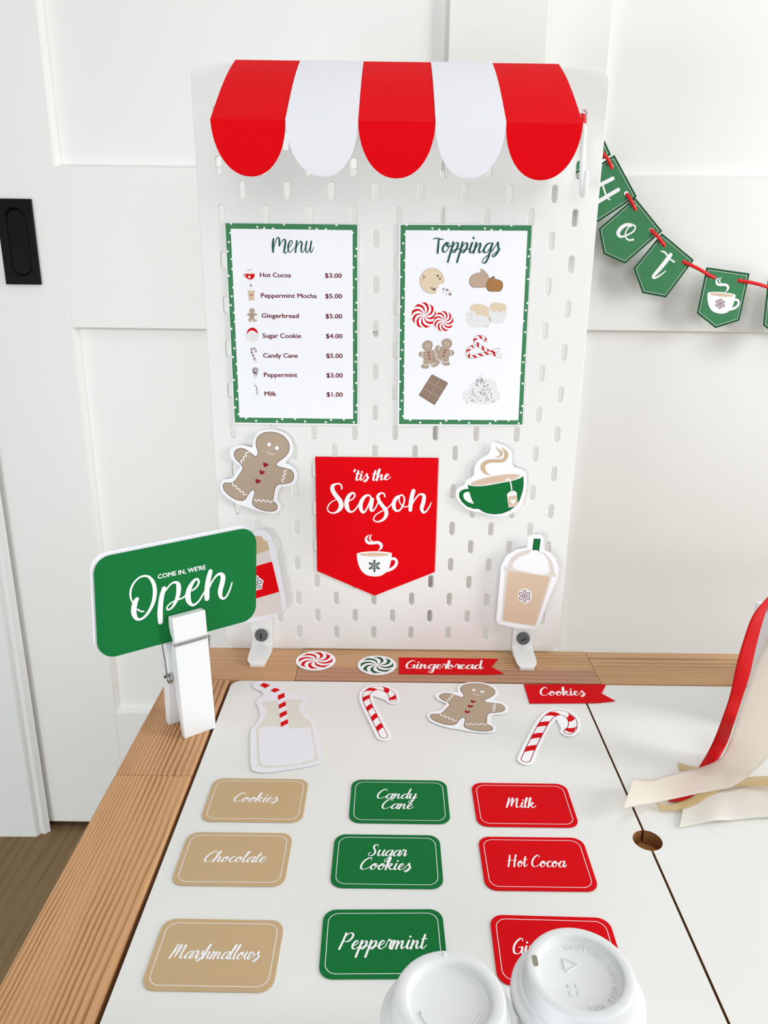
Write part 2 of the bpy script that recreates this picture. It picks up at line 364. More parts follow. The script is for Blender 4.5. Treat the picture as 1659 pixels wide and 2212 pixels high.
M['wine'] = mat('print_wine', rgb(108, 4, 38), 0.6, 0.15)
M['magenta'] = mat('print_edge_red', rgb(170, 10, 50), 0.6, 0.15)
M['darkred'] = mat('print_dark_red', rgb(150, 10, 28), 0.6, 0.15)
M['cocoa'] = mat('print_cocoa', rgb(150, 128, 112), 0.6, 0.15)
M['cocoa_dark'] = mat('print_cocoa_dark', rgb(92, 76, 64), 0.6, 0.15)
M['caramel'] = mat('print_caramel', rgb(176, 124, 74), 0.6, 0.15)
M['taupe'] = mat('print_taupe', rgb(196, 170, 150), 0.6, 0.15)
M['white_print'] = mat('print_white', rgb(250, 250, 252), 0.6, 0.15)
M['black_print'] = mat('print_black', rgb(28, 30, 30), 0.6, 0.15)
M['board'] = mat('pegboard_white_lacquer', rgb(238, 238, 235), 0.45, 0.35, bump=0.05, scale=900)
M['plastic'] = mat('white_plastic', rgb(240, 241, 240), 0.35, 0.4)
M['screw'] = mat('grey_plastic', rgb(92, 96, 98), 0.5, 0.4, bump=0.3, scale=1500)
M['screw_dark'] = mat('screw_slot_dark', rgb(22, 22, 24), 0.6, 0.2)
M['lid'] = mat('lid_white_lacquer', rgb(234, 235, 232), 0.42, 0.3, bump=0.04, scale=700)
M['door'] = mat('door_white_paint', rgb(240, 240, 237), 0.5, 0.3, bump=0.06, scale=400)
M['trim'] = mat('trim_white_paint', rgb(238, 240, 239), 0.4, 0.35)
M['black_metal'] = mat('black_metal', rgb(8, 8, 9), 0.5, 0.12, bump=0.15, scale=500)
M['steel'] = mat('spring_steel', rgb(180, 178, 175), 0.22, 0.5, metal=1.0)
M['pin'] = mat('white_painted_wood', rgb(234, 236, 237), 0.45, 0.3, bump=0.1, scale=300)
M['cup'] = mat('white_cup_lid_plastic', rgb(228, 230, 231), 0.42, 0.3)
M['cup_paper'] = mat('white_cup_paper', rgb(240, 240, 240), 0.6, 0.2)
M['ribbon'] = mat('red_satin_ribbon', rgb(200, 0, 6), 0.6, 0.2)
M['garland_ribbon'] = mat('red_cord_ribbon', rgb(226, 22, 26), 0.4, 0.4)
M['rail_left'] = wood('pine_rail_left', rgb(216, 168, 120), rgb(150, 98, 52), 'Y', 300, 3.1, 1.0, quad=-2000, fine=0.22)
M['rail_left_far'] = wood('pine_rail_left_far', rgb(214, 166, 120), rgb(142, 92, 48), 'Y', 290, 8.4, 1.0, quad=-1800, fine=0.22)
M['rail_a'] = wood('pine_rail_even', rgb(206, 162, 120), rgb(146, 102, 62), 'X', -170, 1.3, 0.5, quad=2600, fine=0.35, amp=0.002)
M['rail_b'] = wood('pine_rail_striped', rgb(214, 172, 128), rgb(130, 84, 46), 'X', 210, 5.9, 0.85, fine=0.25, amp=0.0014)
M['rail_b2'] = wood('pine_rail_reddish', rgb(190, 144, 114), rgb(128, 86, 64), 'X', 120, 4.2, 0.5, fine=0.3, amp=0.003)
M['rail_c'] = wood('pine_rail_golden', rgb(208, 164, 120), rgb(128, 86, 46), 'X', -190, 2.2, 0.7, quad=2200, fine=0.3, amp=0.0025)
M['pine_dark'] = wood('pine_inside', rgb(186, 134, 78), rgb(140, 92, 44), 'Y', 60, 6.6, 0.4)
M['lid_core'] = mat('lid_raw_edge', rgb(150, 104, 62), 0.8, 0.1)
for k, (a, b) in enumerate((((134, 110, 76), (84, 64, 38)), ((128, 104, 70), (88, 68, 40)), ((140, 116, 82), (90, 70, 42)))):
    M['floor%d' % k] = wood('floor_oak_%d' % k, rgb(*a), rgb(*b), 'Y', 55, 2.7 * k + 1, 0.35, rough=0.6, fine=0.9, amp=0.012)
def fabric(name, col, alpha, trans=0.35):
    m = bpy.data.materials.new(name); m.use_nodes = True; nt = m.node_tree; nt.nodes.clear(); L = nt.links
    o = nt.nodes.new('ShaderNodeOutputMaterial'); d = nt.nodes.new('ShaderNodeBsdfPrincipled'); t = nt.nodes.new('ShaderNodeBsdfTranslucent'); tr = nt.nodes.new('ShaderNodeBsdfTransparent')
    d.inputs['Base Color'].default_value = col; d.inputs['Roughness'].default_value = 0.45; t.inputs['Color'].default_value = col
    a = nt.nodes.new('ShaderNodeMixShader'); a.inputs[0].default_value = trans; L.new(d.outputs[0], a.inputs[1]); L.new(t.outputs[0], a.inputs[2])
    b = nt.nodes.new('ShaderNodeMixShader'); b.inputs[0].default_value = alpha; L.new(tr.outputs[0], b.inputs[1]); L.new(a.outputs[0], b.inputs[2]); L.new(b.outputs[0], o.inputs[0])
    return m
M['cream_satin'] = fabric('cream_satin', rgb(249, 243, 234), 0.84, 0.45)
M['ivory_satin'] = fabric('ivory_satin', rgb(248, 244, 236), 0.92, 0.3)
M['organza'] = fabric('gold_organza', rgb(232, 206, 150), 0.55)

# ------------------------------------------------------------------ structure
FL = -0.48
def plate(name, x0, x1, z0, z1, y0, y1, m, parent): return box_obj(name, (x0, x1, y0, y1, z0, z1), m, parent)
def shaker_door(name, x0, x1, face, stile, rails, label):
    """front face at y=face; rails as (z0, z1) from bottom to top; recessed panels between them"""
    d = empty(name, ((x0 + x1) / 2, face + 0.017, FL + 0.012)); tag(d, label, kind='structure')
    z0, z1 = rails[0][0], rails[-1][1]
    box_obj('stile', (x0, x0 + stile[0], face, face + 0.034, z0, z1), M['door'], d, bevel=0.0012)
    box_obj('stile', (x1 - stile[1], x1, face, face + 0.034, z0, z1), M['door'], d, bevel=0.0012)
    for a, b in rails: box_obj('rail', (x0 + stile[0], x1 - stile[1], face + 0.0002, face + 0.034, a, b), M['door'], d)
    for (a, b), (c, e) in zip(rails, rails[1:]):
        X0, X1, Z0, Z1 = x0 + stile[0], x1 - stile[1], b, c
        box_obj('panel', (X0, X1, face + 0.0115, face + 0.024, Z0, Z1), M['door'], d)
        bm = bmesh.new(); s = 0.0035; loc = d.matrix_world.translation           # small sloped moulding round the recess
        o = [(X0, Z0), (X1, Z0), (X1, Z1), (X0, Z1)]; i_ = [(X0 + s, Z0 + s), (X1 - s, Z0 + s), (X1 - s, Z1 - s), (X0 + s, Z1 - s)]
        A = [bm.verts.new((p[0] - loc.x, face + 0.001 - loc.y, p[1] - loc.z)) for p in o]; B = [bm.verts.new((p[0] - loc.x, face + 0.0113 - loc.y, p[1] - loc.z)) for p in i_]; E = [bm.verts.new((p[0] - loc.x, face + 0.0113 - loc.y, p[1] - loc.z)) for p in o]
        for k in range(4):
            j = (k + 1) % 4; bm.faces.new((A[k], A[j], B[j], B[k])); bm.faces.new((B[k], B[j], E[j], E[k])); bm.faces.new((A[k], E[k], E[j], A[j]))
        bm_obj('panel_moulding', bm, M['door'], d, Matrix.Identity(4))
    return d
R1 = [(FL + 0.012, -0.265), (0.3165, 0.5105), (1.38, 1.55)]
door1 = shaker_door('door_1', -0.6240, 0.1753, 0.285, (0.2000, 0.117), R1, 'white sliding shaker door with black recessed pull, behind the left half of the pegboard')
R2 = [(FL + 0.012, -0.265), (0.3185, 0.5115), (1.38, 1.55)]
door2 = shaker_door('door_2', 0.12, 0.86, 0.325, (0.139, 0.117), R2, 'white shaker door right of the pegboard, behind the green garland')
# recessed pull
L1 = door1.matrix_world.translation
bm = bmesh.new(); out = [(-0.5015, 0.3697), (-0.4572, 0.3697), (-0.4572, 0.4722), (-0.5015, 0.4722)]
def pl(bm, pts, y): return [bm.verts.new((p[0] - L1.x, y - L1.y, p[1] - L1.z)) for p in pts]
def stadium(cx, cz, r, h, n=12): return [(cx + r * math.cos(t), cz + (h if math.sin(t) > 1e-6 or (abs(math.sin(t)) < 1e-6 and k == 0) else -h) + r * math.sin(t)) for k, t in enumerate([PI * 2 * i / (2 * n) for i in range(2 * n)])]
cup_o = round_poly([(-0.4935, 0.3795), (-0.4652, 0.3795), (-0.4652, 0.4625), (-0.4935, 0.4625)], 0.0135, 7)
o3 = [Vector((p[0], p[1], 0)) for p in out]; i3 = [Vector((p[0], p[1], 0)) for p in cup_o]
allp = out + [tuple(p) for p in cup_o]; V = pl(bm, allp, 0.2805)
for t in tessellate_polygon([o3, i3]): bm.faces.new([V[i] for i in t])
E0 = pl(bm, out, 0.2845)
for k in range(4): bm.faces.new((V[k], V[(k + 1) % 4], E0[(k + 1) % 4], E0[k]))
n = len(cup_o); c1 = pl(bm, [(-0.47935 + (p[0] + 0.47935) * .92, .421 + (p[1] - .421) * .97) for p in cup_o], 0.2815); c2 = pl(bm, [(-0.47935 + (p[0] + 0.47935) * .82, .421 + (p[1] - .421) * .92) for p in cup_o], 0.2843)
for a, b in ((V[4:], c1), (c1, c2)):
    for k in range(n): bm.faces.new((a[k], a[(k + 1) % n], b[(k + 1) % n], b[k]))
bm.faces.new(c2)
tag(bm_obj('door_pull', bm, M['black_metal'], door1, Matrix.Identity(4)), 'black recessed pull plate')
# casing, walls, floor, ceiling
bm = bmesh.new(); pr = [(-0.70, 0.262), (-0.5640, 0.2635), (-0.5615, 0.2665), (-0.5600, 0.2705), (-0.5575, 0.2715), (-0.5555, 0.2695), (-0.5530, 0.2700), (-0.5488, 0.2745), (-0.5465, 0.2765), (-0.70, 0.2765)]
prism(bm, pr, FL, 1.62); tag(bm_obj('trim_1', bm, M['trim'], mw=Matrix.Identity(4)), 'white moulded door casing standing at the left edge', kind='structure')
tag(box_obj('wall_left', (-2.2, -0.70, 0.275, 0.40, FL, 1.92), M['trim']), 'white wall left of the casing', kind='structure')
tag(box_obj('wall_right', (0.861, 2.3, 0.275, 0.40, FL, 1.92), M['trim']), 'white wall right of the doors', kind='structure')
tag(box_obj('wall_back', (-0.70, 0.861, 0.40, 0.44, FL, 1.92), M['trim']), 'white wall behind the doors', kind='structure')
tag(box_obj('trim_2', (-0.70, 0.861, 0.262, 0.40, 1.56, 1.70), M['trim']), 'white head casing over the doors', kind='structure')
floor = empty('floor', (0, -1, FL)); tag(floor, 'brown oak plank floor', kind='structure')
k = 0
for i in range(24):
    x = -2.2 + i * 0.19; y = -2.6 - 0.5 * (i * 37 % 10) / 10
    while y < 0.40:
        y1 = min(y + 1.3, 0.40)
        if y1 > -2.5: box_obj('plank', (x + 0.0007, x + 0.1893, max(y, -2.5) + 0.0007, y1 - 0.0007, FL - 0.02, FL), M['floor%d' % (k % 3)], floor, bevel=0.0012, seg=1)
        y = y1; k += 1
tag(box_obj('ceiling', (-2.2, 2.3, -0.9, 0.44, 1.92, 1.97), M['trim']), 'white ceiling above the doors', kind='structure')

# ------------------------------------------------------------------ table
TX0, TX1, TYF, TYB = -0.226, 0.6035, -0.5770, 0.003
table = empty('play_table', ((TX0 + TX1) / 2, (TYF + TYB) / 2, FL)); tag(table, 'pine play table whose wooden frame surrounds the white lids', 'table')
T = table.matrix_world.translation
def stave(x0, x1, y0, y1, m, z0=-0.022, z1=0.0, name='stave', bev=0.0016):
    return box_obj(name, (x0, x1, y0, y1, z0, z1), m, table, bevel=bev, seg=3)
# back rail: finger-jointed staves of different tone, each its own piece
stave(TX0, -0.0975, -0.0645, TYB, M['rail_a'])
stave(-0.0973, 0.2105, -0.0375, TYB, M['rail_b'], bev=0.0003); stave(-0.0973, 0.2105, -0.0645, -0.0376, M['rail_b2'], bev=0.0003)
stave(0.2107, TX1, -0.0645, TYB, M['rail_c'])
# left, right and front rails
stave(TX0, -0.1632, -0.2180, -0.0652, M['rail_left_far']); stave(TX0, -0.1632, -0.5120, -0.2182, M['rail_left'])
stave(0.5400, TX1, -0.5120, -0.0652, M['rail_left']); stave(TX0, TX1, TYF, -0.5125, M['rail_a'])
for x in (TX0 + 0.006, TX1 - 0.050):
    for y in (TYF + 0.006, TYB - 0.050): box_obj('leg', (x, x + 0.044, y, y + 0.044, FL, -0.0225), M['rail_left'], table, bevel=0.003)
for y in (TYF + 0.008, TYB - 0.026): box_obj('apron', (TX0 + 0.052, TX1 - 0.052, y, y + 0.018, -0.115, -0.0225), M['rail_c'], table, bevel=0.001)
for x in (TX0 + 0.008, TX1 - 0.026): box_obj('apron', (x, x + 0.018, TYF + 0.052, TYB - 0.052, -0.115, -0.0225), M['rail_left'], table, bevel=0.001)
box_obj('crossbar', (0.152, 0.223, -0.52, -0.055, -0.0300, -0.0122), M['pine_dark'], table, bevel=0.001)
box_obj('ledge', (-0.1900, -0.1500, -0.51, -0.055, -0.0320, -0.0122), M['pine_dark'], table)
box_obj('ledge', (0.5250, 0.5600, -0.51, -0.055, -0.0320, -0.0122), M['pine_dark'], table)
HC = (0.1873, -0.2866)
def lid_poly(x0, x1, notch):
    p = round_poly([(x0, -0.5105), (x1, -0.5105), (x1, -0.0668), (x0, -0.0668)], 0.0105, 8); o = []
    # split the seam side and cut the half-round finger hole
    r = 0.0105; arc = [(HC[0] + r * math.cos(t), HC[1] + r * math.sin(t)) for t in [(-PI / 2 + (PI * k / 16)) * 1 for k in range(17)]]
    q = []
    for i in range(len(p)):
        q.append(tuple(p[i])); a = p[i]; b = p[(i + 1) % len(p)]
        if notch == 'R' and abs(a[0] - x1) < 1e-5 and abs(b[0] - x1) < 1e-5 and (b[1] - a[1]) > 0.2:
            q += [(min(2 * HC[0] - u, x1), v) for u, v in arc]
        if notch == 'L' and abs(a[0] - x0) < 1e-5 and abs(b[0] - x0) < 1e-5 and (a[1] - b[1]) > 0.2:
            q += [(max(u, x0), v) for u, v in reversed(arc)]
    return q
def lid(x0, x1, notch, label):
    c = Vector(((x0 + x1) / 2, -0.29)); bm = bmesh.new(); prism(bm, [(u - c.x, v - c.y) for u, v in lid_poly(x0, x1, notch)], -0.0120, -0.0002)
    o = bm_obj('table_lid', bm, M['lid'], mw=Matrix.Translation((c.x, c.y, 0)), bevel=0.0011, seg=2)
    o.data.materials.append(M['lid_core'])
    for p in o.data.polygons: p.material_index = 1 if abs(p.normal.z) < 0.5 else 0
    return tag(o, label, 'table lid', 'white lids in the play table')
lid(-0.1600, 0.1865, 'R', 'white lid under the printed label cards, left of the seam')
lid(0.1881, 0.5385, 'L', 'white lid under the satin ribbons, right of the seam')

# ------------------------------------------------------------------ pegboard
TH = 0.014887
BO = Vector((0, 0, 0.0012)); BX = Vector((1, 0, 0)); BZ = Vector((0, -math.sin(TH), math.cos(TH)))
BP = Plane(BO, BX, BZ)                                     # front face; n points to the room
def curve_sheet(loops, ext, bev):
    cu = bpy.data.curves.new('sheet', 'CURVE'); cu.dimensions = '2D'; cu.fill_mode = 'BOTH'; cu.extrude = ext; cu.bevel_depth = bev; cu.bevel_resolution = 2; cu.offset = -bev
    for lp in loops:
        sp = cu.splines.new('POLY'); sp.points.add(len(lp) - 1)
        for i, p in enumerate(lp): sp.points[i].co = (p[0], p[1], 0, 1)
        sp.use_cyclic_u = True
    o = bpy.data.objects.new('tmp', cu); C.objects.link(o); dg = bpy.context.evaluated_depsgraph_get(); dg.update()
    me = bpy.data.meshes.new_from_object(o.evaluated_get(dg)); bpy.data.objects.remove(o); bpy.data.curves.remove(cu); return me
loops = [round_poly([(-.18, 0), (.18, 0), (.18, .56), (-.18, .56)], 0.0115, 10)]
def slot(cx, cz, wd=0.0053, h=0.0152, n=6):
    r = wd / 2; a = h / 2 - r
    return [(cx + r * math.cos(PI * k / n), cz + a + r * math.sin(PI * k / n)) for k in range(n + 1)] + [(cx - r * math.cos(PI * k / n), cz - a - r * math.sin(PI * k / n)) for k in range(n + 1)]
for row in range(1, 28):
    xs = [(k - 3.5) * 0.04 for k in range(8)] if row % 2 else [(k - 4) * 0.04 for k in range(9)]
    for x in xs: loops.append(slot(x, 0.56 - 0.02 * row))
board = empty('pegboard', mw=BP.mat((0, 0), -0.0025)); tag(board, 'white slotted pegboard standing on the back rail with holiday decorations', 'pegboard')
me = curve_sheet(loops, 0.0018, 0.0008); me.name = 'board_panel'; me.materials.clear(); me.materials.append(M['board'])
for p in me.polygons: p.use_smooth = False
link(bpy.data.objects.new('board_panel', me), board, Matrix.Translation((0, 0, -0.0001)))
# feet: clip strip with slanted toe, plus grey screw
for sx in (-0.14, 0.1405):
    prof = [(0.0026, 0.052), (0.0066, 0.052), (0.0070, 0.0085), (0.0086, 0.0068), (0.0330, 0.0054), (0.0390, 0.0046), (0.0425, 0.0030), (0.0425, -0.0006), (0.0100, -0.0006), (0.0030, 0.0002)]
    if True:
        bm = bmesh.new(); ys = []
        ox = [(-0.0108, 0), (0.0108, 0)]
        wk = lambda a: 1.0 if a < 0.034 else (0.93 if a < 0.04 else 0.66)
        prism(bm, prof, -0.0110, 0.0110, lambda a, b, h: (sx + h * wk(a), b, a))
        bm_obj('foot', bm, M['plastic'], board, Matrix.Identity(4), bevel=0.0018, seg=3)
    bm = bmesh.new(); lo = None
    for r, z in ((0.0070, 0.0066), (0.0070, 0.0095), (0.0064, 0.0110), (0.0, 0.0112)):
        ring = [bm.verts.new((sx + r * math.cos(2 * PI * k / 28), 0.0185 + r * math.sin(2 * PI * k / 28), z)) for k in range(28)] if r else [bm.verts.new((sx, 0.0185, z))]
        if lo:
            for k in range(28):
                if r: bm.faces.new((lo[k], lo[(k + 1) % 28], ring[(k + 1) % 28], ring[k]))
                else: bm.faces.new((lo[k], lo[(k + 1) % 28], ring[0]))
        lo = ring
    s_ = bm_obj('screw', bm, M['screw'], board, Matrix.Identity(4)); s_['label'] = 'grey slotted screw cap'
    ang = math.radians(95 if sx < 0 else 30); bm = bmesh.new(); box(bm, -0.0032, 0.0032, -0.0005, 0.0005, -0.0006, 0.0004)
    bm_obj('screw_slot', bm, M['screw_dark'], s_, Matrix.Translation((sx, 0.0185, 0.0112)) @ Matrix.Rotation(ang, 4, 'Z'))

# ------------------------------------------------------------------ tube and strip helpers
def tube(bm, pts, r, n=10):
    pts = [Vector(p) for p in pts]; prev = None; up = None
    for i, p in enumerate(pts):
        d = (pts[min(i + 1, len(pts) - 1)] - pts[max(i - 1, 0)]).normalized()
        if up is None: up = d.orthogonal().normalized()
        up = (up - d * up.dot(d)).normalized(); s = d.cross(up); rr = r[i] if isinstance(r, (list, tuple)) else r
        ring = [bm.verts.new(p + (up * math.cos(2 * PI * k / n) + s * math.sin(2 * PI * k / n)) * rr) for k in range(n)]
        if prev:
            for k in range(n): bm.faces.new((prev[k], prev[(k + 1) % n], ring[(k + 1) % n], ring[k]))
        else: bm.faces.new(ring[::-1])
        prev = ring
    bm.faces.new(prev)
def strip_obj(name, left, right, m, th=0.0003, label=None, cat=None, group=None, n=8, cross=5, crown=0.0, parent=None):
    """ribbon surface between two 3D edges"""
    a = smooth([tuple(p) for p in left], n); b = smooth([tuple(p) for p in right], n); c = Vector(a[0]); bm = bmesh.new(); rows = []
    for i in range(len(a)):
        A, B = Vector(a[i]) - c, Vector(b[i]) - c; rows.append([bm.verts.new(A.lerp(B, k / cross) + Vector((0, -crown * .5, crown)) * math.sin(PI * k / cross)) for k in range(cross + 1)])
    for i in range(len(rows) - 1):
        for k in range(cross): bm.faces.new((rows[i][k], rows[i][k + 1], rows[i + 1][k + 1], rows[i + 1][k]))
    o = bm_obj(name, bm, m, mw=Matrix.Translation(c), smooth=True)
    s = o.modifiers.new('solid', 'SOLIDIFY'); s.thickness = th; s.offset = 0
    if label: tag(o, label, cat, group)
    return o

# ------------------------------------------------------------------ awning
aw = empty('paper_awning', mw=BP.mat((-0.002, 0.5626), 0.0)); tag(aw, 'red and white striped paper awning with scalloped edge over the pegboard top', 'awning')
XS = [-0.1405, -0.0850, -0.0312, 0.0260, 0.0783, 0.1350]
def aw_prof(t):
    # t 0..1 from the top edge to the fold, gently bowed
    y = 0.1135 * t; z = -0.0625 * t + 0.0045 * math.sin(PI * t) * (1 - 0.35 * t); return y, z
for i in range(5):
    x0, x1 = XS[i] + 0.002, XS[i + 1] + 0.002; bm = bmesh.new(); rows = []
    lift = 0.00035 if i % 2 else 0.0
    for k in range(-1, 15):
        if k < 0: y, z = -0.0075, -0.0005
        else: y, z = aw_prof(k / 14)
        rows.append([bm.verts.new((x0 + (x1 - x0) * j / 6, z + lift, y + lift)) for j in range(7)])
    for a, b in zip(rows, rows[1:]):
        for j in range(6): bm.faces.new((a[j], a[j + 1], b[j + 1], b[j]))
    # flap: short straight part then half ellipse
    y, z = aw_prof(1.0); top = rows[-1]; rw = (x1 - x0) / 2; cx = (x0 + x1) / 2; prev = top; NB = 12; drop = 0.0385
    for k in range(1, NB + 1):
        s = k / NB; zz = z - drop * math.sin(s * PI / 2); hw = rw * math.cos(s * PI / 2) ** 0.93; yy = y - 0.004 * s
        if k == NB:
            v = bm.verts.new((cx, zz + lift, yy + lift))
            for j in range(6): bm.faces.new((prev[j], prev[j + 1], v))
        else:
            r = [bm.verts.new((cx + hw * (-1 + 2 * j / 6), zz + lift, yy + lift)) for j in range(7)]
            for j in range(6): bm.faces.new((prev[j], prev[j + 1], r[j + 1], r[j]))
            prev = r
    o = bm_obj('scallop_stripe', bm, M['red'] if i % 2 == 0 else M['lilac_paper'], aw, Matrix.Identity(4)); o['label'] = 'red stripe' if i % 2 == 0 else 'white stripe'
    s = o.modifiers.new('solid', 'SOLIDIFY'); s.thickness = 0.0004; s.offset = -1
    o.data.materials.append(M['lilac_paper']); o.data.materials.append(M['magenta']); s.material_offset = 1; s.material_offset_rim = 2 if i % 2 else 0

# hook with ribbon end in the slot
HX = 0.1600
bm = bmesh.new()
hk = [(HX, 0.5150, -0.0060), (HX, 0.5150, 0.0010), (HX, 0.5135, 0.0045), (HX, 0.5100, 0.0065), (HX, 0.4900, 0.0095), (HX, 0.4660, 0.0150), (HX, 0.4605, 0.0175), (HX, 0.4580, 0.0215), (HX, 0.4595, 0.0260), (HX, 0.4660, 0.0290), (HX, 0.4760, 0.0305)]
tube(bm, [(a, b, c) for a, b, c in smooth(hk, 5)], 0.0024, 12)
hook = bm_obj('board_hook', bm, M['plastic'], mw=BP.mat((0, 0), 0.0), smooth=True); tag(hook, 'white curved hook hanging from a slot beside the right end of the awning', 'hook')

# ------------------------------------------------------------------ printed posters
def dots(a, key, pts, r, lvl):
    for u, v in pts: a.poly(key, ellipse(u, v, r, n=10), lvl)
def spiral_mint(a, key, cx, cy, rx, ry, n, lvl, tw=0.9, r0=0.1):
    for k in range(n):
        b = 2 * PI * k / n; L, R = [], []
        for i in range(7):
            t = i / 6; rr = r0 + (1 - r0) * t; wdt = 2 * PI / n * 0.58 * (0.35 + 0.65 * t); th = b + tw * t * t
            L.append((cx + rx * rr * math.cos(th - wdt / 2), cy + ry * rr * math.sin(th - wdt / 2))); R.append((cx + rx * rr * math.cos(th + wdt / 2), cy + ry * rr * math.sin(th + wdt / 2)))
        a.poly(key, L + R[::-1], lvl)
def flake(a, key, cx, cy, r, lvl, rot=0.0):
    for k in range(6):
        t = rot + PI / 2 + k * PI / 3; c, s = math.cos(t), math.sin(t)
        P = lambda d, w: (cx + r * (d * c - w * s), cy + r * (d * s + w * c))
        a.stroke(key, [P(0, 0) + (r * .1,), P(.85, 0) + (r * .1,)], lvl + .1 * k, n=1); a.poly(key, ellipse(*P(.88, 0), r * .17, n=12), lvl + 1)
        for sg in (-1, 1):
            a.stroke(key, [P(.3, 0) + (r * .09,), P(.52, .26 * sg) + (r * .09,)], lvl + .2 + .1 * k, n=1); a.stroke(key, [P(.52, 0) + (r * .08,), P(.7, .2 * sg) + (r * .08,)], lvl + .3 + .1 * k, n=1)
def flake2(a, key, cx, cy, r, lvl, rot=0.0, sx=1.0):
    a.poly(key, ellipse(cx, cy, r * .12 * sx, r * .12, n=10), lvl)
    hx = [(cx + r * .36 * sx * math.cos(rot + k * PI / 3), cy + r * .36 * math.sin(rot + k * PI / 3), r * .13) for k in range(7)]; a.stroke(key, hx, lvl, n=1)
    for k in range(6):
        t = rot + PI / 2 + k * PI / 3; c, s = math.cos(t), math.sin(t)
        P = lambda d, w: (cx + r * sx * (d * c - w * s), cy + r * (d * s + w * c), r * .12)
        a.stroke(key, [P(.54, .12), P(.66, .24), P(.88, .2), P(.98, 0), P(.88, -.2), P(.66, -.24), P(.54, -.12)], lvl + .1 * k, n=1)
def poster(name, ox, oy, sc, outer, green, inner, dts, label):
    a = Art(BP, ox, oy, sc); a.base(name, outer, M['paper'], label, 'poster', h=0.0012)
    a.poly('border', green, 1); a.poly('sheet', inner, 2); dots(a, 'dots', dts, 11, 3); return a
def letters(name, txt, m, parent, mw, size, weight=0.0, width=None, z=0.0):
    """plain sans lettering from Blender's built-in font, turned into a flat mesh"""
    cu = bpy.data.curves.new('t', 'FONT'); cu.body = txt; cu.size = size; cu.resolution_u = 3
    o = bpy.data.objects.new('t', cu); C.objects.link(o); dg = bpy.context.evaluated_depsgraph_get(); dg.update()
    me = bpy.data.meshes.new_from_object(o.evaluated_get(dg)); bpy.data.objects.remove(o); bpy.data.curves.remove(cu)
    xs = [v.co.x for v in me.vertices]
    if width:
        k = width / (max(xs) - min(xs)); x0 = min(xs)
        for v in me.vertices: v.co.x = (v.co.x - x0) * k
    if weight:
        n = len(me.vertices); vs_ = [tuple(v.co) for v in me.vertices]; fs = [tuple(p.vertices) for p in me.polygons]; V, F = [], []
        for j, (dx, dy) in enumerate(((0, 0), (weight, 0), (weight / 2, weight * .6))):
            V += [(x + dx, y + dy, z_ + j * 0.000008) for x, y, z_ in vs_]; F += [tuple(i + j * n for i in f) for f in fs]
        bpy.data.meshes.remove(me); me = bpy.data.meshes.new(name); me.from_pydata(V, [], F); me.update()
    me.materials.clear(); me.materials.append(m); me.name = name
    return link(bpy.data.objects.new(name, me), parent, mw)
def sans(a, name, txt, p0, p1, cap, m, lvl, weight=0.0):
    A, B = a.m(*p0), a.m(*p1); d = B - A; ang = math.atan2(d.y, d.x)
    return letters(name, txt, m, a.root, Matrix.Translation((A.x, A.y, a.th + lvl * LAY)) @ Matrix.Rotation(ang, 4, 'Z'), cap / 0.73, weight, d.length)

gb_out = [(392, 260), (389, 215), (408, 170), (450, 140), (510, 129), (580, 137), (640, 168), (680, 218), (692, 270), (677, 322), (640, 362), (590, 398), (574, 418), (588, 436), (650, 453), (705, 470), (729, 512), (724, 556), (695, 584), (640, 596), (592, 600), (565, 630), (553, 685), (546, 742), (575, 775), (581, 810), (558, 836), (500, 841), (430, 825), (382, 800), (357, 768), (361, 730), (374, 690), (375, 658), (358, 650), (338, 668), (315, 702), (295, 732), (258, 745), (200, 730), (140, 690), (105, 650), (95, 610), (112, 583), (168, 584), (205, 560), (245, 502), (270, 460), (255, 420), (213, 378), (194, 338), (202, 298), (240, 276), (290, 281), (345, 318), (382, 345), (403, 335), (405, 303)]
gb_stick = [(520, 108), (620, 128), (690, 178), (717, 240), (716, 310), (688, 366), (655, 405), (700, 428), (750, 478), (758, 540), (737, 590), (680, 617), (612, 626), (587, 680), (583, 738), (612, 785), (602, 832), (560, 856), (480, 852), (400, 835), (320, 805), (220, 770), (140, 720), (90, 670), (74, 610), (93, 560), (150, 548), (190, 530), (230, 470), (243, 436), (200, 400), (165, 350), (163, 292), (200, 260), (270, 248), (330, 264), (362, 262), (366, 210), (395, 150), (450, 116)]
def wave(a, key, p, q, n, amp, wd, lvl):
    (x0, y0), (x1, y1) = p, q; dx, dy = x1 - x0, y1 - y0; l = math.hypot(dx, dy); pts = []
    for i in range(n * 2 + 1): t = i / (n * 2); s = amp * (1 if i % 2 else -1); pts.append((x0 + dx * t - dy / l * s, y0 + dy * t + dx / l * s, wd))
    a.stroke(key, pts, lvl, n=5)
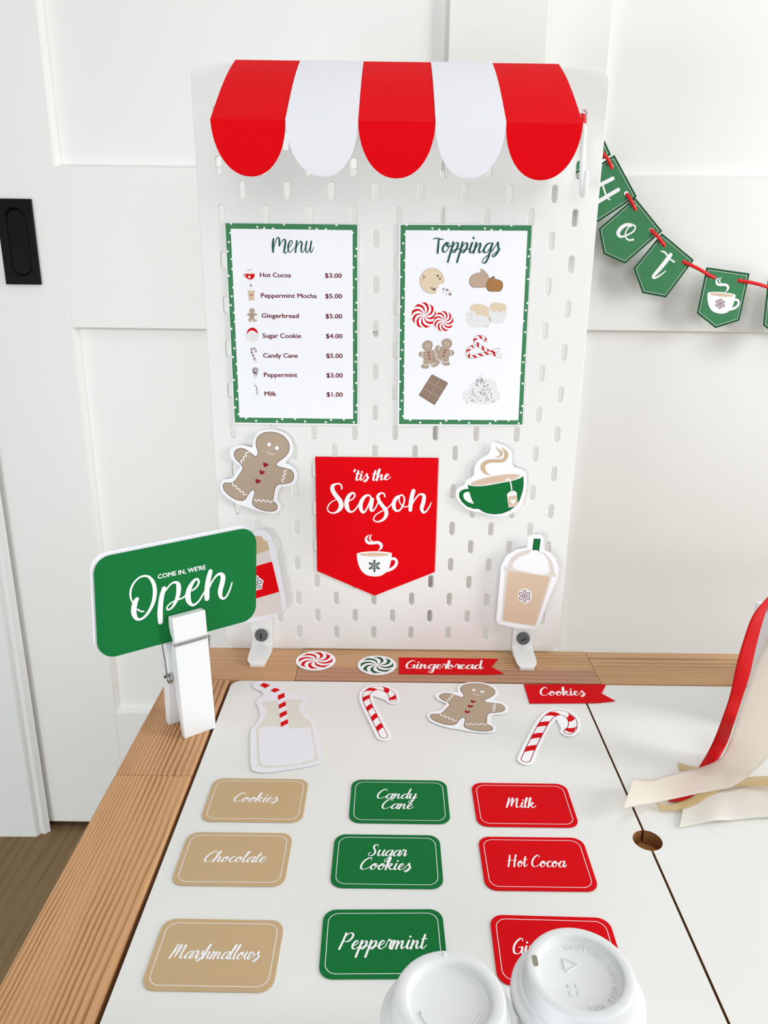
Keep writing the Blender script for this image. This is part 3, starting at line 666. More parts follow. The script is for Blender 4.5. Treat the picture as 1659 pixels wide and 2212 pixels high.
def ginger_print(a, f=lambda u, v: (u, v), k=1.0, l0=1):
    g = lambda pts: [f(*p) for p in pts]
    ar = 1.0
    a.poly('outline', g(gb_out), l0, True)
    c = (390, 480); inner = smooth(gb_out, 5, True); N = len(inner); ins = []
    for i in range(N):
        p, q = Vector(inner[i - 1]), Vector(inner[(i + 1) % N]); d = (q - p).normalized(); ins.append(tuple(Vector(inner[i]) + Vector((-d.y, d.x)) * 5.0))
    a.poly('cookie', [f(*p) for p in ins], l0 + 1)
    for p, q, n in (((318, 308), (255, 408), 3), ((655, 468), (627, 578), 3), ((178, 592), (302, 696), 4), ((376, 738), (540, 752), 4)): wave(a, 'icing', f(*p), f(*q), n, 9 * k, 9 * k, l0 + 2)
    for x, y, r in ((508, 243, 17), (577, 274, 18)): a.poly('icing', g(ellipse(x, y, r, n=16)), l0 + 2)
    a.stroke('icing', [f(492, 300) + (6 * k,), f(512, 323) + (6 * k,), f(553, 328) + (6 * k,)], l0 + 3)
    for x, y in ((475, 423), (443, 491), (407, 570)):
        H = [(0, -.35), (.35, -.8), (.85, -.7), (1, -.2), (.6, .45), (0, 1), (-.6, .45), (-1, -.2), (-.85, -.7), (-.35, -.8)]; ro = 0.35; c_, s_ = math.cos(ro), math.sin(ro)
        a.poly('hearts', smooth([f(x + 24 * (u * c_ - v * s_), y + 22 * (u * s_ + v * c_)) for u, v in H], 4, True), l0 + 2)
GBN = {'outline': ('cookie_outline', M['brown_line']), 'cookie': ('cookie_print', M['ginger'], 'tan gingerbread figure'), 'icing': ('icing', M['white_print'], 'white icing'), 'hearts': ('heart_buttons', M['darkred'], 'red heart buttons')}

# menu
PN = {'title': ('title_lettering', M['green_text'], 'green script lettering'), 'border': ('green_border', M['green_soft'], 'green border'), 'sheet': ('white_field', M['paper']), 'dots': ('white_dots', M['white_print'], 'white dots on the green border'), 'mint': ('candy_print', M['red_table']),
      'red': ('red_print', M['red_table']), 'red2': ('heart_print', M['darkred']), 'cream': ('cream_print', M['cream']), 'white': ('white_print', M['white_print']), 'taupe': ('taupe_print', M['taupe']), 'latte': ('latte_print', M['latte']),
      'pale': ('pale_print', M['pale']), 'dark': ('dark_print', M['black_print']), 'ginger': ('gingerbread_print', M['ginger']), 'wine': ('wine_print', M['wine']), 'brown': ('brown_line_print', M['brown_line']), 'caramel': ('caramel_print', M['caramel']),
      'cocoa': ('cocoa_print', M['cocoa']), 'cocoa2': ('dark_cocoa_print', M['cocoa_dark'])}
mo = [(122, 96), (1448, 111), (1450, 2110), (214, 2098)]; mg = [(127, 102), (1438, 117), (1439, 2098), (222, 2083)]; mi = [(180, 157), (1391, 172), (1397, 2048), (267, 2033)]
md = [(185, 108), (445, 140), (513, 152), (603, 155), (709, 115), (967, 148), (1035, 160), (1125, 162), (1231, 122), (333, 2040), (433, 2065), (640, 2072), (692, 2050), (820, 2046), (920, 2073), (1125, 2080), (1177, 2056), (1304, 2053), (1403, 2080),
      (178, 198), (162, 290), (150, 382), (188, 459), (197, 557), (160, 625), (205, 741), (192, 828), (180, 917), (213, 990), (222, 1083), (187, 1152), (230, 1263), (217, 1346), (203, 1433), (238, 1503), (247, 1594), (212, 1660), (252, 1768), (238, 1850), (226, 1933), (260, 2000),
      (1430, 356), (1419, 430), (1400, 543), (1424, 657), (1430, 893), (1420, 964), (1400, 1073), (1426, 1182), (1432, 1412), (1422, 1480), (1403, 1584), (1427, 1690), (1433, 1912), (1422, 1978), (1393, 200), (1393, 743), (1395, 1265), (1397, 1770)]
a = poster('menu_poster', 460, 460, 4.609, mo, mg, mi, md, 'white menu sheet with dotted green border listing drinks and prices, upper left of the pegboard')
B3 = 6
for st in ([(606, 258, 16), (600, 300, 21), (600, 345, 22), (602, 388, 18)], [(602, 380, 6), (620, 305, 8), (640, 255, 9), (657, 246, 12), (664, 280, 18), (662, 330, 12)], [(664, 330, 7), (690, 285, 8), (714, 262, 12), (724, 290, 18), (716, 350, 19), (712, 392, 15), (730, 398, 8), (752, 370, 6)],
           [(748, 352, 7), (780, 320, 8), (795, 290, 8), (780, 274, 9), (760, 300, 15), (750, 345, 16), (760, 385, 11), (780, 388, 7), (812, 345, 6)], [(838, 278, 16), (830, 330, 17), (824, 392, 16)], [(828, 360, 6), (850, 310, 8), (875, 283, 11), (888, 305, 17), (880, 360, 16), (888, 392, 10), (905, 380, 6), (926, 335, 6)],
           [(936, 284, 15), (926, 340, 16), (930, 385, 12), (945, 392, 8), (965, 350, 7), (978, 290, 7)], [(982, 284, 15), (972, 345, 16), (974, 388, 11), (988, 386, 7), (1005, 342, 6)]):
    a.stroke('title', st, B3)
rows = [('Hot Cocoa', (472, 638), (777, 641), '$3.00', (1117, 643), (1282, 646)), ('Peppermint Mocha', (482, 842), (1033, 847), '$5.00', (1120, 848), (1284, 850)), ('Gingerbread', (488, 1042), (855, 1045), '$5.00', (1123, 1048), (1286, 1050)),
        ('Sugar Cookie', (497, 1241), (878, 1244), '$4.00', (1126, 1245), (1288, 1247)), ('Candy Cane', (504, 1438), (845, 1440), '$5.00', (1129, 1441), (1290, 1443)), ('Peppermint', (511, 1630), (842, 1632), '$3.00', (1131, 1635), (1291, 1637)), ('Milk', (517, 1818), (633, 1819), '$1.00', (1133, 1825), (1292, 1827))]
a.done(PN)
for t, p0, p1, pr, q0, q1 in rows:
    cap = (a.m(p0[0], p0[1]) - a.m(p0[0], p0[1] - 46)).length
    sans(a, 'menu_lettering', t, p0, p1, cap, M['wine'], 5, 0.00026); sans(a, 'price_lettering', pr, q0, q1, cap, M['wine'], 5, 0.00026)
# menu icons (second sheet scale: origin 500,560 scale 6.914)
b = Art(BP, 500, 560, 6.914); b.c = a.c; b.root = a.root; b.th = a.th
b.poly('red', [(210, 215), (352, 212), (348, 258), (325, 292), (285, 304), (245, 290), (222, 262)], 5); b.stroke('red', [(218, 222, 9), (195, 228, 9), (196, 250, 9), (235, 275, 9)], 5)
b.poly('cream', ellipse(280, 213, 70, 8), 6); b.poly('white', ellipse(272, 263, 20, 18, n=12), 7); b.stroke('taupe', [(258, 190, 5), (252, 168, 7), (275, 160, 8), (300, 158, 8), (312, 140, 4)], 5)
b.flush('red_cup_drawing', PN)
b.poly('latte', [(248, 470), (352, 468), (345, 612), (268, 614)], 5); b.stroke('pale', [(240, 464, 8), (360, 463, 8)], 6); b.poly('dark', [(285, 374), (301, 372), (304, 402), (288, 404)], 5); b.heart('red2', 301, 535, 12, 0, 6)
b.stroke('pale', [(255, 455, 4), (270, 425, 4), (300, 415, 4), (330, 425, 4), (350, 455, 4)], 5)
b.flush('iced_cup_drawing', PN)
f = quad_affine([(535, 130), (95, 610), (581, 810)], [(320, 732), (245, 905), (375, 928)])
gp = [(270, 772), (275, 745), (300, 730), (330, 732), (350, 750), (350, 780), (338, 800), (370, 803), (388, 822), (375, 842), (350, 842), (345, 885), (380, 900), (385, 918), (360, 930), (332, 928), (312, 895), (302, 928), (270, 928), (248, 912), (260, 892), (275, 880), (270, 845), (245, 840), (238, 820), (255, 803), (282, 800)]
b.poly('ginger', gp, 5, True); dots(b, 'dark', [(314, 815), (313, 835), (314, 852), (316, 868)], 5, 6); dots(b, 'white', [(300, 760), (322, 760)], 4, 6); b.stroke('white', [(258, 905, 5), (285, 920, 5)], 6); b.stroke('white', [(335, 915, 5), (368, 902, 5)], 6)
b.flush('gingerbread_drawing', PN)
b.poly('pale', [(208, 1105), (240, 1095), (290, 1060), (350, 1070), (398, 1110), (404, 1170), (390, 1215), (330, 1230), (270, 1215), (235, 1180), (212, 1140)], 5, True)
b.poly('red', [(235, 1110), (250, 1055), (290, 1025), (340, 1022), (385, 1060), (402, 1110), (370, 1085), (320, 1060), (275, 1070)], 6, True); dots(b, 'taupe', [(292, 1112), (328, 1125), (362, 1135), (300, 1165), (345, 1180)], 6, 6)
b.flush('iced_cookie_drawing', PN)
cane = [(365, 1525), (348, 1480), (328, 1430), (308, 1385), (305, 1350), (325, 1328), (352, 1332), (370, 1355), (366, 1378)]
def cane_print(a, pts, wd, dark, red, white, lvl, nst=7, sk=0.9, ow=None):
    """pts in sheet units, widths in metres"""
    p = [a.m(u, v) for u, v in smooth([q + () for q in pts], 8)]; ow = ow or wd * 0.1
    a.stroke(dark, [(q.x, q.y, wd) for q in p], lvl, mapped=True, n=1, dz=0); a.stroke(white, [(q.x, q.y, wd - 2 * ow) for q in p], lvl + 1, mapped=True, n=1, dz=0)
    L = [0]
    for q, r in zip(p, p[1:]): L.append(L[-1] + (r - q).length)
    def pt(s, side):
        s = min(max(s, 0), L[-1]); i = max(j for j in range(len(L)) if L[j] <= s + 1e-12); i = min(i, len(p) - 2); t = (s - L[i]) / max(1e-9, L[i + 1] - L[i]); c = p[i].lerp(p[i + 1], t)
        d = (p[min(i + 2, len(p) - 1)] - p[max(i - 1, 0)]).normalized(); return c + Vector((-d.y, d.x)) * side * (wd / 2 - ow * .6)
    per = L[-1] / nst
    for k in range(nst):
        s0 = (k + 0.45) * per; w = per * 0.42; q = []
        for j in range(7): t = j / 6; q.append(pt(s0 + sk * wd * t + wd * 0.10 * math.sin(PI * t), 1 - 2 * t))
        for j in range(7): t = 1 - j / 6; q.append(pt(s0 + w + sk * wd * t + wd * 0.10 * math.sin(PI * t), 1 - 2 * t))
        a.poly(red, q, lvl + 2, mapped=True)
cane_print(b, cane, 0.0016, 'wine', 'wine', 'white', 5, 6); b.flush('candy_cane_drawing', PN)
b.poly('pale', ellipse(363, 1655, 46, n=20), 5); b.poly('wine', ellipse(363, 1655, 43, n=20), 6)
b.stroke('white', [(363 + r * math.cos(t), 1655 + r * math.sin(t), 7) for r, t in [(3 + 33 * i / 22, 0.62 * i) for i in range(23)]], 7, n=3)
b.poly('dark', [(332, 1692), (364, 1702), (396, 1694), (394, 1712), (364, 1704), (332, 1710)], 6); b.stroke('dark', [(355, 1712, 4), (346, 1748, 6)], 6); b.stroke('dark', [(368, 1712, 4), (382, 1745, 6)], 6); b.stroke('taupe', [(366, 1715, 3), (370, 1808, 3)], 5)
b.flush('lollipop_drawing', PN)
b.stroke('pale', [(365, 1935, 4), (362, 1965, 4), (344, 1995, 4), (342, 2115, 4), (428, 2118, 4), (434, 1990, 4), (412, 1960, 4), (410, 1935, 4)], 5, n=1)
for u, v in ((356, 1880), (376, 1900), (386, 1922), (384, 1950), (386, 1978), (388, 2006)): b.poly('dark', [(u - 9, v - 4), (u + 6, v - 8), (u + 9, v + 5), (u - 6, v + 9)], 6)
b.flush('milk_bottle_drawing', PN)

# toppings
to = [(105, 107), (1425, 120), (1332, 2113), (87, 2115)]; tg = [(117, 119), (1421, 124), (1326, 2104), (101, 2099)]; ti = [(165, 172), (1378, 178), (1286, 2061), (147, 2052)]
td = [(178, 122), (433, 154), (500, 165), (592, 166), (698, 124), (954, 155), (1021, 168), (1110, 170), (1217, 126), (160, 214), (144, 303), (124, 397), (157, 473), (160, 570), (120, 638), (157, 756), (138, 843), (119, 932), (153, 1006), (155, 1100), (116, 1166), (150, 1281), (132, 1363), (116, 1450), (148, 1522), (152, 1612), (111, 1676), (147, 1786), (127, 1866), (111, 1951), (143, 2020),
      (1403, 360), (1388, 432), (1364, 545), (1383, 658), (1375, 896), (1360, 968), (1338, 1075), (1354, 1186), (1348, 1417), (1336, 1483), (1312, 1590), (1330, 1696), (1325, 1920), (1313, 1985), (212, 2058), (311, 2083), (515, 2090), (570, 2064), (698, 2060), (797, 2087), (1005, 2092), (1060, 2066), (1189, 2063), (1290, 2090)]
a = poster('toppings_poster', 840, 460, 4.609, to, tg, ti, td, 'white toppings sheet with dotted green border and drawn sweets, upper right of the pegboard')
a.stroke('title', [(440, 262, 6), (470, 252, 11), (520, 262, 10), (546, 264, 6)], B3); a.stroke('title', [(497, 262, 16), (490, 330, 20), (484, 398, 19)], B3 + .5)
a.text('title', 'oppings', (534, 392), (1106, 402), (a.m(600, 400) - a.m(600, 300)).length, B3 + 1, wt=0.2, thin=0.08, slant=0.14)
a.done(PN)
ck = [(546, 700)] + [(428 + 119 * math.cos(t), 676 + 125 * math.sin(t)) for t in [0.15 - k * (2 * PI - 1.05) / 30 for k in range(31)]] + [(478, 755), (500, 740), (490, 720), (525, 705)]
a.poly('cream', ck, 5); a.stroke('taupe', [(p[0], p[1], 4) for p in ck[1:32]], 6, n=1)
for u, v, r in ((348, 637, 8), (365, 628, 4), (337, 663, 4), (345, 620, 4), (486, 626, 10), (508, 655, 9), (518, 636, 4), (452, 760, 12), (428, 748, 8), (432, 763, 5), (545, 758, 10), (580, 766, 12), (608, 808, 14), (606, 776, 4), (571, 800, 5), (540, 788, 5)):
    a.poly('cocoa2' if v < 765 and u < 530 else 'cocoa', [(u - r, v - r), (u + r, v - r * .7), (u + r * .7, v + r), (u - r * .8, v + r * .8)], 7)
def drop(key, pts): a.poly('brown', pts, 5, True); c = (sum(p[0] for p in pts) / len(pts), sum(p[1] for p in pts) / len(pts)); a.poly(key, [(c[0] + (u - c[0]) * .965, c[1] + (v - c[1]) * .965) for u, v in pts], 6, True)
a.flush('cookie_drawing', PN)
a2 = [(910, 556), (950, 578), (985, 620), (1000, 660), (990, 715), (960, 740), (880, 743), (830, 738), (802, 705), (802, 655), (830, 615), (880, 597), (912, 590)]; drop('taupe', a2)
a.poly('brown', [(1048, 628), (1050, 652), (1100, 668), (1130, 695), (1130, 740), (1105, 778), (1050, 782), (995, 778), (970, 745), (970, 700), (1000, 655)], 7, True); a.poly('caramel', [(1045, 640), (1050, 656), (1098, 672), (1127, 698), (1126, 738), (1102, 773), (1050, 778), (998, 773), (974, 742), (975, 702), (1003, 660)], 8, True)
a.flush('chocolate_drops_drawing', PN)
a.poly('sheet', ellipse(348, 1017, 126, 130), 5); spiral_mint(a, 'mint', 348, 1017, 124, 128, 9, 6, -0.9, .08); a.poly('sheet', ellipse(543, 1076, 102, 104), 7); spiral_mint(a, 'mint', 543, 1076, 99, 101, 9, 8, -0.9, .08)
a.flush('peppermints_drawing', PN)
a.poly('pale', [(790, 975), (995, 1030), (1000, 1120), (960, 1140), (850, 1135), (785, 1110)], 5, True); a.poly('pale', [(1000, 960), (1165, 955), (1160, 1040), (1120, 1098), (1040, 1090), (1000, 1070)], 5, True)
a.poly('cream', [(805, 940), (830, 910), (900, 903), (960, 922), (993, 950), (995, 1040), (965, 1028), (940, 1022), (908, 1002), (885, 1027), (850, 978), (815, 975)], 6); a.poly('cream', [(1000, 935), (1030, 890), (1100, 893), (1160, 912), (1172, 955), (1158, 975), (1120, 970), (1103, 998), (1075, 970), (1050, 985), (1015, 970)], 7)
dots(a, 'cream', [(822, 1008), (811, 1052), (970, 1125), (1143, 1010)], 9, 7)
a.flush('marshmallows_drawing', PN)
def gb_small(f, l0):
    a.poly('brown', [f(*p) for p in gb_out], l0, True); N = len(gb_out); sm = smooth(gb_out, 5, True); n = len(sm); ins = []
    for i in range(n): p, q = Vector(sm[i - 1]), Vector(sm[(i + 1) % n]); d = (q - p).normalized(); ins.append(tuple(Vector(sm[i]) + Vector((-d.y, d.x)) * 6))
    a.poly('ginger', [f(*p) for p in ins], l0 + 1)
    for p, q, n in (((318, 308), (255, 408), 2), ((655, 468), (627, 578), 2), ((178, 592), (302, 696), 3), ((376, 738), (540, 752), 3)): wave(a, 'white', f(*p), f(*q), n, 4, 5, l0 + 2)
    for x, y in ((508, 243), (577, 274)): a.poly('white', ellipse(*f(x, y), 6, n=10), l0 + 2)
    a.stroke('white', [f(492, 300) + (3,), f(515, 326) + (3,), f(553, 328) + (3,)], l0 + 2)
    for x, y in ((475, 423), (443, 491), (407, 570)): a.heart('red2', *f(x, y), 9, 0.2, l0 + 2)
gb_small(quad_affine([(535, 130), (95, 610), (581, 836)], [(360, 1277), (322, 1530), (500, 1500)]), 5)
gb_small(quad_affine([(535, 130), (95, 610), (581, 836)], [(572, 1250), (440, 1450), (606, 1510)]), 9)
a.flush('gingerbread_drawing', PN)
cane_print(a, [(1100, 1425), (1030, 1395), (950, 1355), (890, 1315), (858, 1280), (862, 1245), (900, 1232), (940, 1240), (962, 1270)], 0.0032, 'brown', 'mint', 'white', 5, 7, ow=0.00025)
cane_print(a, [(1085, 1360), (1010, 1385), (930, 1405), (850, 1428), (800, 1425), (782, 1390), (800, 1345), (840, 1330)], 0.0032, 'brown', 'mint', 'white', 8.5, 7, ow=0.00025)
a.flush('candy_canes_drawing', PN)
choc = round_poly([(428, 1603), (590, 1690), (455, 1910), (296, 1810)], 8, 3); a.poly('brown', choc, 5); cc = (443, 1754); a.poly('cocoa', [(cc[0] + (p[0] - cc[0]) * .965, cc[1] + (p[1] - cc[1]) * .965) for p in choc], 6)
fc = quad_affine([(0, 0), (1, 0), (0, 1)], [(428, 1603), (588, 1692), (298, 1812)])
for t in (1 / 3, 2 / 3): a.stroke('taupe', [fc(.04, t) + (5,), fc(.96, t) + (5,)], 7, n=1)
a.stroke('taupe', [fc(.5, .04) + (5,), fc(.5, .96) + (5,)], 7.5, n=1)
a.flush('chocolate_bar_drawing', PN)
a.poly('pale', [(915, 1600), (930, 1640), (1000, 1650), (1070, 1690), (1070, 1750), (1100, 1790), (1095, 1850), (1020, 1895), (900, 1900), (790, 1880), (740, 1840), (745, 1780), (800, 1750), (820, 1700), (880, 1660)], 5, True)
random.seed(11)
for _ in range(62):
    v = random.uniform(1645, 1885); h = 30 + (v - 1645) * 0.58; u = 918 + random.uniform(-h, h); t = random.uniform(0, PI)
    if random.random() < .5: a.poly('dark', ellipse(u, v, 4.5, n=8), 7)
    else: a.stroke('dark', [(u - 8 * math.cos(t), v - 8 * math.sin(t), 4), (u + 8 * math.cos(t), v + 8 * math.sin(t), 4)], 7 + random.random(), n=1)
a.flush('sprinkled_cream_drawing', PN)

# ------------------------------------------------------------------ red pennant
CUPB = [(518, 1250), (522, 1320), (545, 1410), (590, 1490), (660, 1540), (760, 1557), (850, 1545), (915, 1503), (960, 1440), (985, 1350), (996, 1250), (985, 1232), (880, 1216), (760, 1211), (620, 1218), (530, 1236)]
def cup_print(a, f, k, l0):
    g = lambda pts: [f(*p) for p in pts]; st = lambda pts: [f(p[0], p[1]) + (p[2] * k,) for p in pts]
    a.poly('cup', g(smooth(CUPB, 5, True)), l0); a.stroke('cup', st([(975, 1318, 40), (1030, 1312, 38), (1063, 1350, 38), (1050, 1405, 40), (1000, 1450, 42), (925, 1480, 40)]), l0 + .5)
    a.poly('coffee', g(ellipse(758, 1255, 206, 27)), l0 + 2)
    a.stroke('cup', st([(690, 983, 4), (655, 1010, 22), (642, 1050, 32), (672, 1092, 40), (740, 1095, 42), (810, 1090, 42), (852, 1125, 42), (845, 1170, 28), (805, 1206, 4)]), l0 + 1); a.stroke('cup', st([(724, 972, 3), (702, 1005, 18), (695, 1040, 24), (715, 1062, 14), (740, 1070, 3)]), l0 + 2)
a = Art(BP, 690, 1000, 6.3808)
a.base('season_pennant', [(-58, -90), (1640, -72), (1588, 1497), (762, 1822), (-30, 1483)], M['red'], "red pennant reading 'tis the Season above a white cup, lower middle of the pegboard", 'sign', h=0.0010)
a.text('letters', "'tis", (492, 236), (688, 224), (a.m(600, 235) - a.m(600, 160)).length, 2, wt=.3, thin=.1, slant=.12); a.text('letters', 'the', (742, 236), (985, 222), (a.m(600, 235) - a.m(600, 160)).length, 2, wt=.3, thin=.1, slant=.12)
for j, st in enumerate(([(308, 353, 20), (306, 310, 21), (275, 282, 21), (232, 284, 24), (190, 305, 44), (178, 345, 56), (198, 400, 60), (245, 465, 62), (290, 525, 64), (300, 590, 62), (270, 645, 46), (215, 680, 24), (165, 682, 18), (125, 658, 17), (112, 620, 16), (130, 572, 16), (170, 530, 14), (222, 503, 12)],
        [(385, 525, 18), (445, 500, 18), (488, 455, 20), (480, 415, 24), (445, 412, 32), (402, 455, 50), (376, 530, 60), (380, 600, 60), (405, 652, 42), (445, 668, 24), (495, 635, 20), (545, 560, 18), (580, 500, 16)],
        [(705, 455, 22), (670, 438, 26), (622, 462, 40), (578, 530, 54), (568, 605, 54), (590, 665, 40), (620, 672, 26), (655, 620, 20), (695, 530, 20), (712, 470, 24)], [(732, 492, 40), (718, 560, 48), (708, 625, 46), (728, 655, 28), (765, 625, 18), (810, 540, 18), (830, 480, 16)],
        [(902, 460, 18), (895, 425, 20), (862, 408, 22), (822, 425, 34), (805, 465, 42), (825, 520, 46), (870, 585, 50), (915, 645, 54), (920, 710, 50), (885, 768, 36), (820, 802, 22), (765, 795, 18), (748, 762, 16), (775, 712, 15), (840, 668, 15), (920, 625, 15), (985, 570, 15), (1030, 500, 14)],
        [(1098, 452, 34), (1058, 480, 46), (1026, 545, 52), (1030, 615, 48), (1070, 655, 28), (1120, 630, 22), (1162, 550, 22), (1170, 480, 20), (1140, 435, 20), (1105, 455, 20), (1100, 520, 15), (1140, 585, 15), (1195, 600, 15), (1240, 570, 14)],
        [(1296, 378, 54), (1275, 450, 56), (1258, 550, 56), (1252, 642, 50)], [(1262, 600, 16), (1310, 505, 18), (1368, 435, 22), (1412, 425, 32), (1442, 455, 48), (1430, 540, 54), (1408, 620, 50), (1432, 676, 30), (1475, 655, 20), (1515, 595, 18), (1541, 540, 12)])):
    a.stroke('letters', st, 2 + .4 * j)
cup_print(a, lambda u, v: (u, v), 1.0, 2); flake(a, 'flake', 758, 1410, 82, 5)
a.done({'letters': ('lettering', M['white_print'], 'white script lettering'), 'cup': ('cup_print', M['white_print'], 'white cup with steam'), 'coffee': ('coffee_print', M['latte']), 'flake': ('snowflake_print', M['green_black'])})

# ------------------------------------------------------------------ cut-out cards on the board
gb = Art(BP, 460, 900, 4.1475); gb.base('gingerbread_cutout', smooth(gb_stick, 4, True), M['paper'], 'gingerbread figure cut-out hung on the left side of the pegboard under the menu', 'paper cutout', h=0.0030, group=None)
gb0 = gb.c.copy(); ginger_print(gb); gb.done(GBN)
# green tea cup
a = Art(BP, 970, 940, 9.2167)
a.base('teacup_cutout', smooth([(868, 118), (985, 155), (1100, 195), (1200, 270), (1252, 370), (1245, 520), (1280, 610), (1400, 650), (1500, 705), (1532, 800), (1535, 1000), (1500, 1200), (1420, 1400), (1290, 1510), (1130, 1575), (940, 1592), (760, 1565), (620, 1515), (480, 1500), (340, 1440), (210, 1330), (140, 1210), (135, 1100), (200, 1020), (300, 960), (330, 880), (420, 830), (490, 770), (500, 640), (560, 510), (650, 430), (760, 365), (810, 300), (825, 200), (838, 145)], 4, True), M['paper'], 'green tea cup cut-out with tan steam and tea bag tag, under the toppings sheet', 'paper cutout', h=0.0030)
body = [(370, 962), (420, 985), (600, 992), (800, 970), (1000, 935), (1200, 895), (1350, 850), (1470, 795), (1475, 950), (1455, 1100), (1400, 1270), (1320, 1390), (1200, 1480), (1050, 1540), (900, 1557), (760, 1540), (660, 1500), (590, 1450), (480, 1445), (350, 1400), (250, 1310), (195, 1210), (195, 1130), (240, 1080), (310, 1052), (378, 1052), (372, 1010)]
hole = [(400, 1112), (330, 1110), (285, 1140), (275, 1195), (300, 1255), (370, 1310), (440, 1335), (490, 1345), (440, 1250), (412, 1170)]
a.poly('dark', body, 1); cb = (880, 1220)
def inset(pts, d):
    n = len(pts); o = []
    for i in range(n): p, q = Vector(pts[i - 1]), Vector(pts[(i + 1) % n]); e = (q - p).normalized(); o.append(tuple(Vector(pts[i]) + Vector((-e.y, e.x)) * d))
    return o
a.poly('green', inset(body, 9), 2); a.poly('dark', inset(hole, 8) if False else inset(hole, -8), 3); a.poly('white', hole, 4)
a.poly('latte', ellipse(912, 868, 492, 78, rot=-0.175, n=36), 4); a.stroke('white', [(375, 962, 5), (450, 985, 14), (640, 985, 18), (850, 955, 18), (1050, 918, 18), (1250, 878, 18), (1400, 830, 14), (1466, 795, 5)], 5)
a.stroke('sand', [(520, 925, 5), (700, 905, 9), (900, 870, 6), (1100, 850, 9), (1240, 825, 4)], 5); a.stroke('sand', [(620, 890, 4), (820, 850, 8), (1060, 815, 5)], 5)
a.stroke('steam', [(1030, 228, 6), (1090, 280, 40), (1130, 350, 72), (1120, 430, 74), (1050, 490, 72), (930, 495, 68), (800, 500, 72), (700, 545, 82), (665, 610, 88), (690, 690, 70), (750, 750, 36), (815, 775, 5)], 5); a.stroke('steam', [(926, 208, 5), (955, 255, 24), (1015, 310, 42), (1035, 350, 46), (1010, 395, 40), (960, 420, 20), (905, 430, 4)], 6)
a.stroke('white', [(1125, 870, 28), (1165, 850, 26), (1200, 880, 26), (1225, 970, 24), (1240, 1090, 24)], 6); a.poly('white', [(1190, 1105), (1290, 1085), (1335, 1120), (1362, 1385), (1175, 1420), (1143, 1155)], 7); a.poly('latte', [(1160, 1198), (1338, 1175), (1358, 1375), (1180, 1412)], 8); a.heart('white', 1262, 1295, 50, -.1, 9); a.poly('dark', ellipse(1242, 1118, 8, n=8), 9)
a.done({'dark': ('cup_outline', M['green_black']), 'green': ('cup_print', M['green'], 'green cup'), 'white': ('white_print', M['white_print']), 'latte': ('tea_print', M['latte']), 'sand': ('tea_ripple', M['sand']), 'steam': ('steam_print', M['sand'], 'tan steam')})
# frappe
a = Art(BP, 1060, 1130, 9.2167)
a.base('frappe_cutout', round_poly([(705, 440), (715, 180), (1035, 185), (1020, 480), (1150, 530), (1260, 650), (1335, 860), (1290, 1080), (1170, 1350), (900, 2040), (500, 2030), (85, 1930), (170, 1010), (185, 800), (290, 600), (480, 470)], [25, 90, 90, 25, 60, 90, 130, 120, 100, 110, 0, 110, 80, 100, 100, 100], 4), M['paper'], 'iced latte cup cut-out with green straw, above the right foot of the pegboard', 'paper cutout', h=0.0072)
a.poly('greige', [(300, 820), (380, 640), (520, 530), (700, 480), (900, 480), (1080, 560), (1200, 720), (1245, 950)], 1); a.poly('white', [(410, 800), (430, 730), (520, 640), (640, 580), (720, 560), (780, 490), (860, 480), (960, 530), (1040, 580), (1110, 690), (1130, 800), (1150, 900), (1060, 960), (880, 955), (640, 900), (470, 860)], 3, True)
a.poly('milk', [(245, 805), (1275, 955), (1265, 1025), (245, 875)], 2); a.poly('milk', [(270, 870), (1190, 1010), (880, 2000), (190, 1885)], 1.5); a.poly('latte', round_poly([(330, 893), (1150, 1018), (855, 1975), (220, 1880)], [5, 20, 70, 70], 5), 2.5)
a.poly('dark', [(832, 258), (968, 262), (935, 505), (890, 480), (805, 485)], 4); a.poly('green', [(845, 272), (952, 275), (925, 485), (890, 465), (822, 470)], 5)
a.poly('white', smooth([(655 + r * math.cos(t), 1388 + r * 1.03 * math.sin(t)) for r, t in [((150 if k % 2 == 0 else 132), -PI / 2 + k * PI / 6) for k in range(12)]], 3, True), 4); flake2(a, 'wine', 650, 1390, 122, 5)
a.done({'greige': ('dome_lid_print', M['greige']), 'white': ('white_print', M['white_print']), 'milk': ('cup_rim_print', M['milk_glass']), 'latte': ('drink_print', M['latte'], 'beige drink'), 'dark': ('straw_outline', M['green_black']), 'green': ('straw_print', M['green'], 'green straw'), 'wine': ('snowflake_print', M['wine'])})
# red takeaway cup, partly behind the open sign
a = Art(BP, 540, 1130, 6.70)
a.base('takeaway_cup_cutout', round_poly([(-330, 225), (150, 60), (290, 90), (400, 380), (555, 1175), (300, 1340), (-150, 1420), (-280, 1300)], [60, 90, 130, 60, 110, 120, 60, 60], 5), M['lilac_paper'], 'red sleeved takeaway cup cut-out, half hidden behind the open sign', 'paper cutout', h=0.0072)
a.poly('sand', [(-250, 290), (-220, 220), (60, 148), (182, 148), (228, 218), (260, 218), (300, 345), (100, 415), (-240, 500)], 1); a.poly('greige', [(-240, 500), (100, 413), (290, 350), (440, 930), (480, 1200), (440, 1245), (250, 1290), (60, 1322), (-150, 1350)], 2)
a.poly('red', round_poly([(-235, 680), (335, 515), (438, 950), (95, 1048), (-190, 1110)], [5, 20, 12, 5, 5], 4), 3)
a.poly('white', smooth([(100 + r * math.cos(t), 830 + r * 1.0 * math.sin(t)) for r, t in [((118 if k % 2 == 0 else 98), -PI / 2 + .2 + k * PI / 6) for k in range(12)]], 3, True), 4); flake2(a, 'dark', 100, 830, 95, 5, rot=.2)
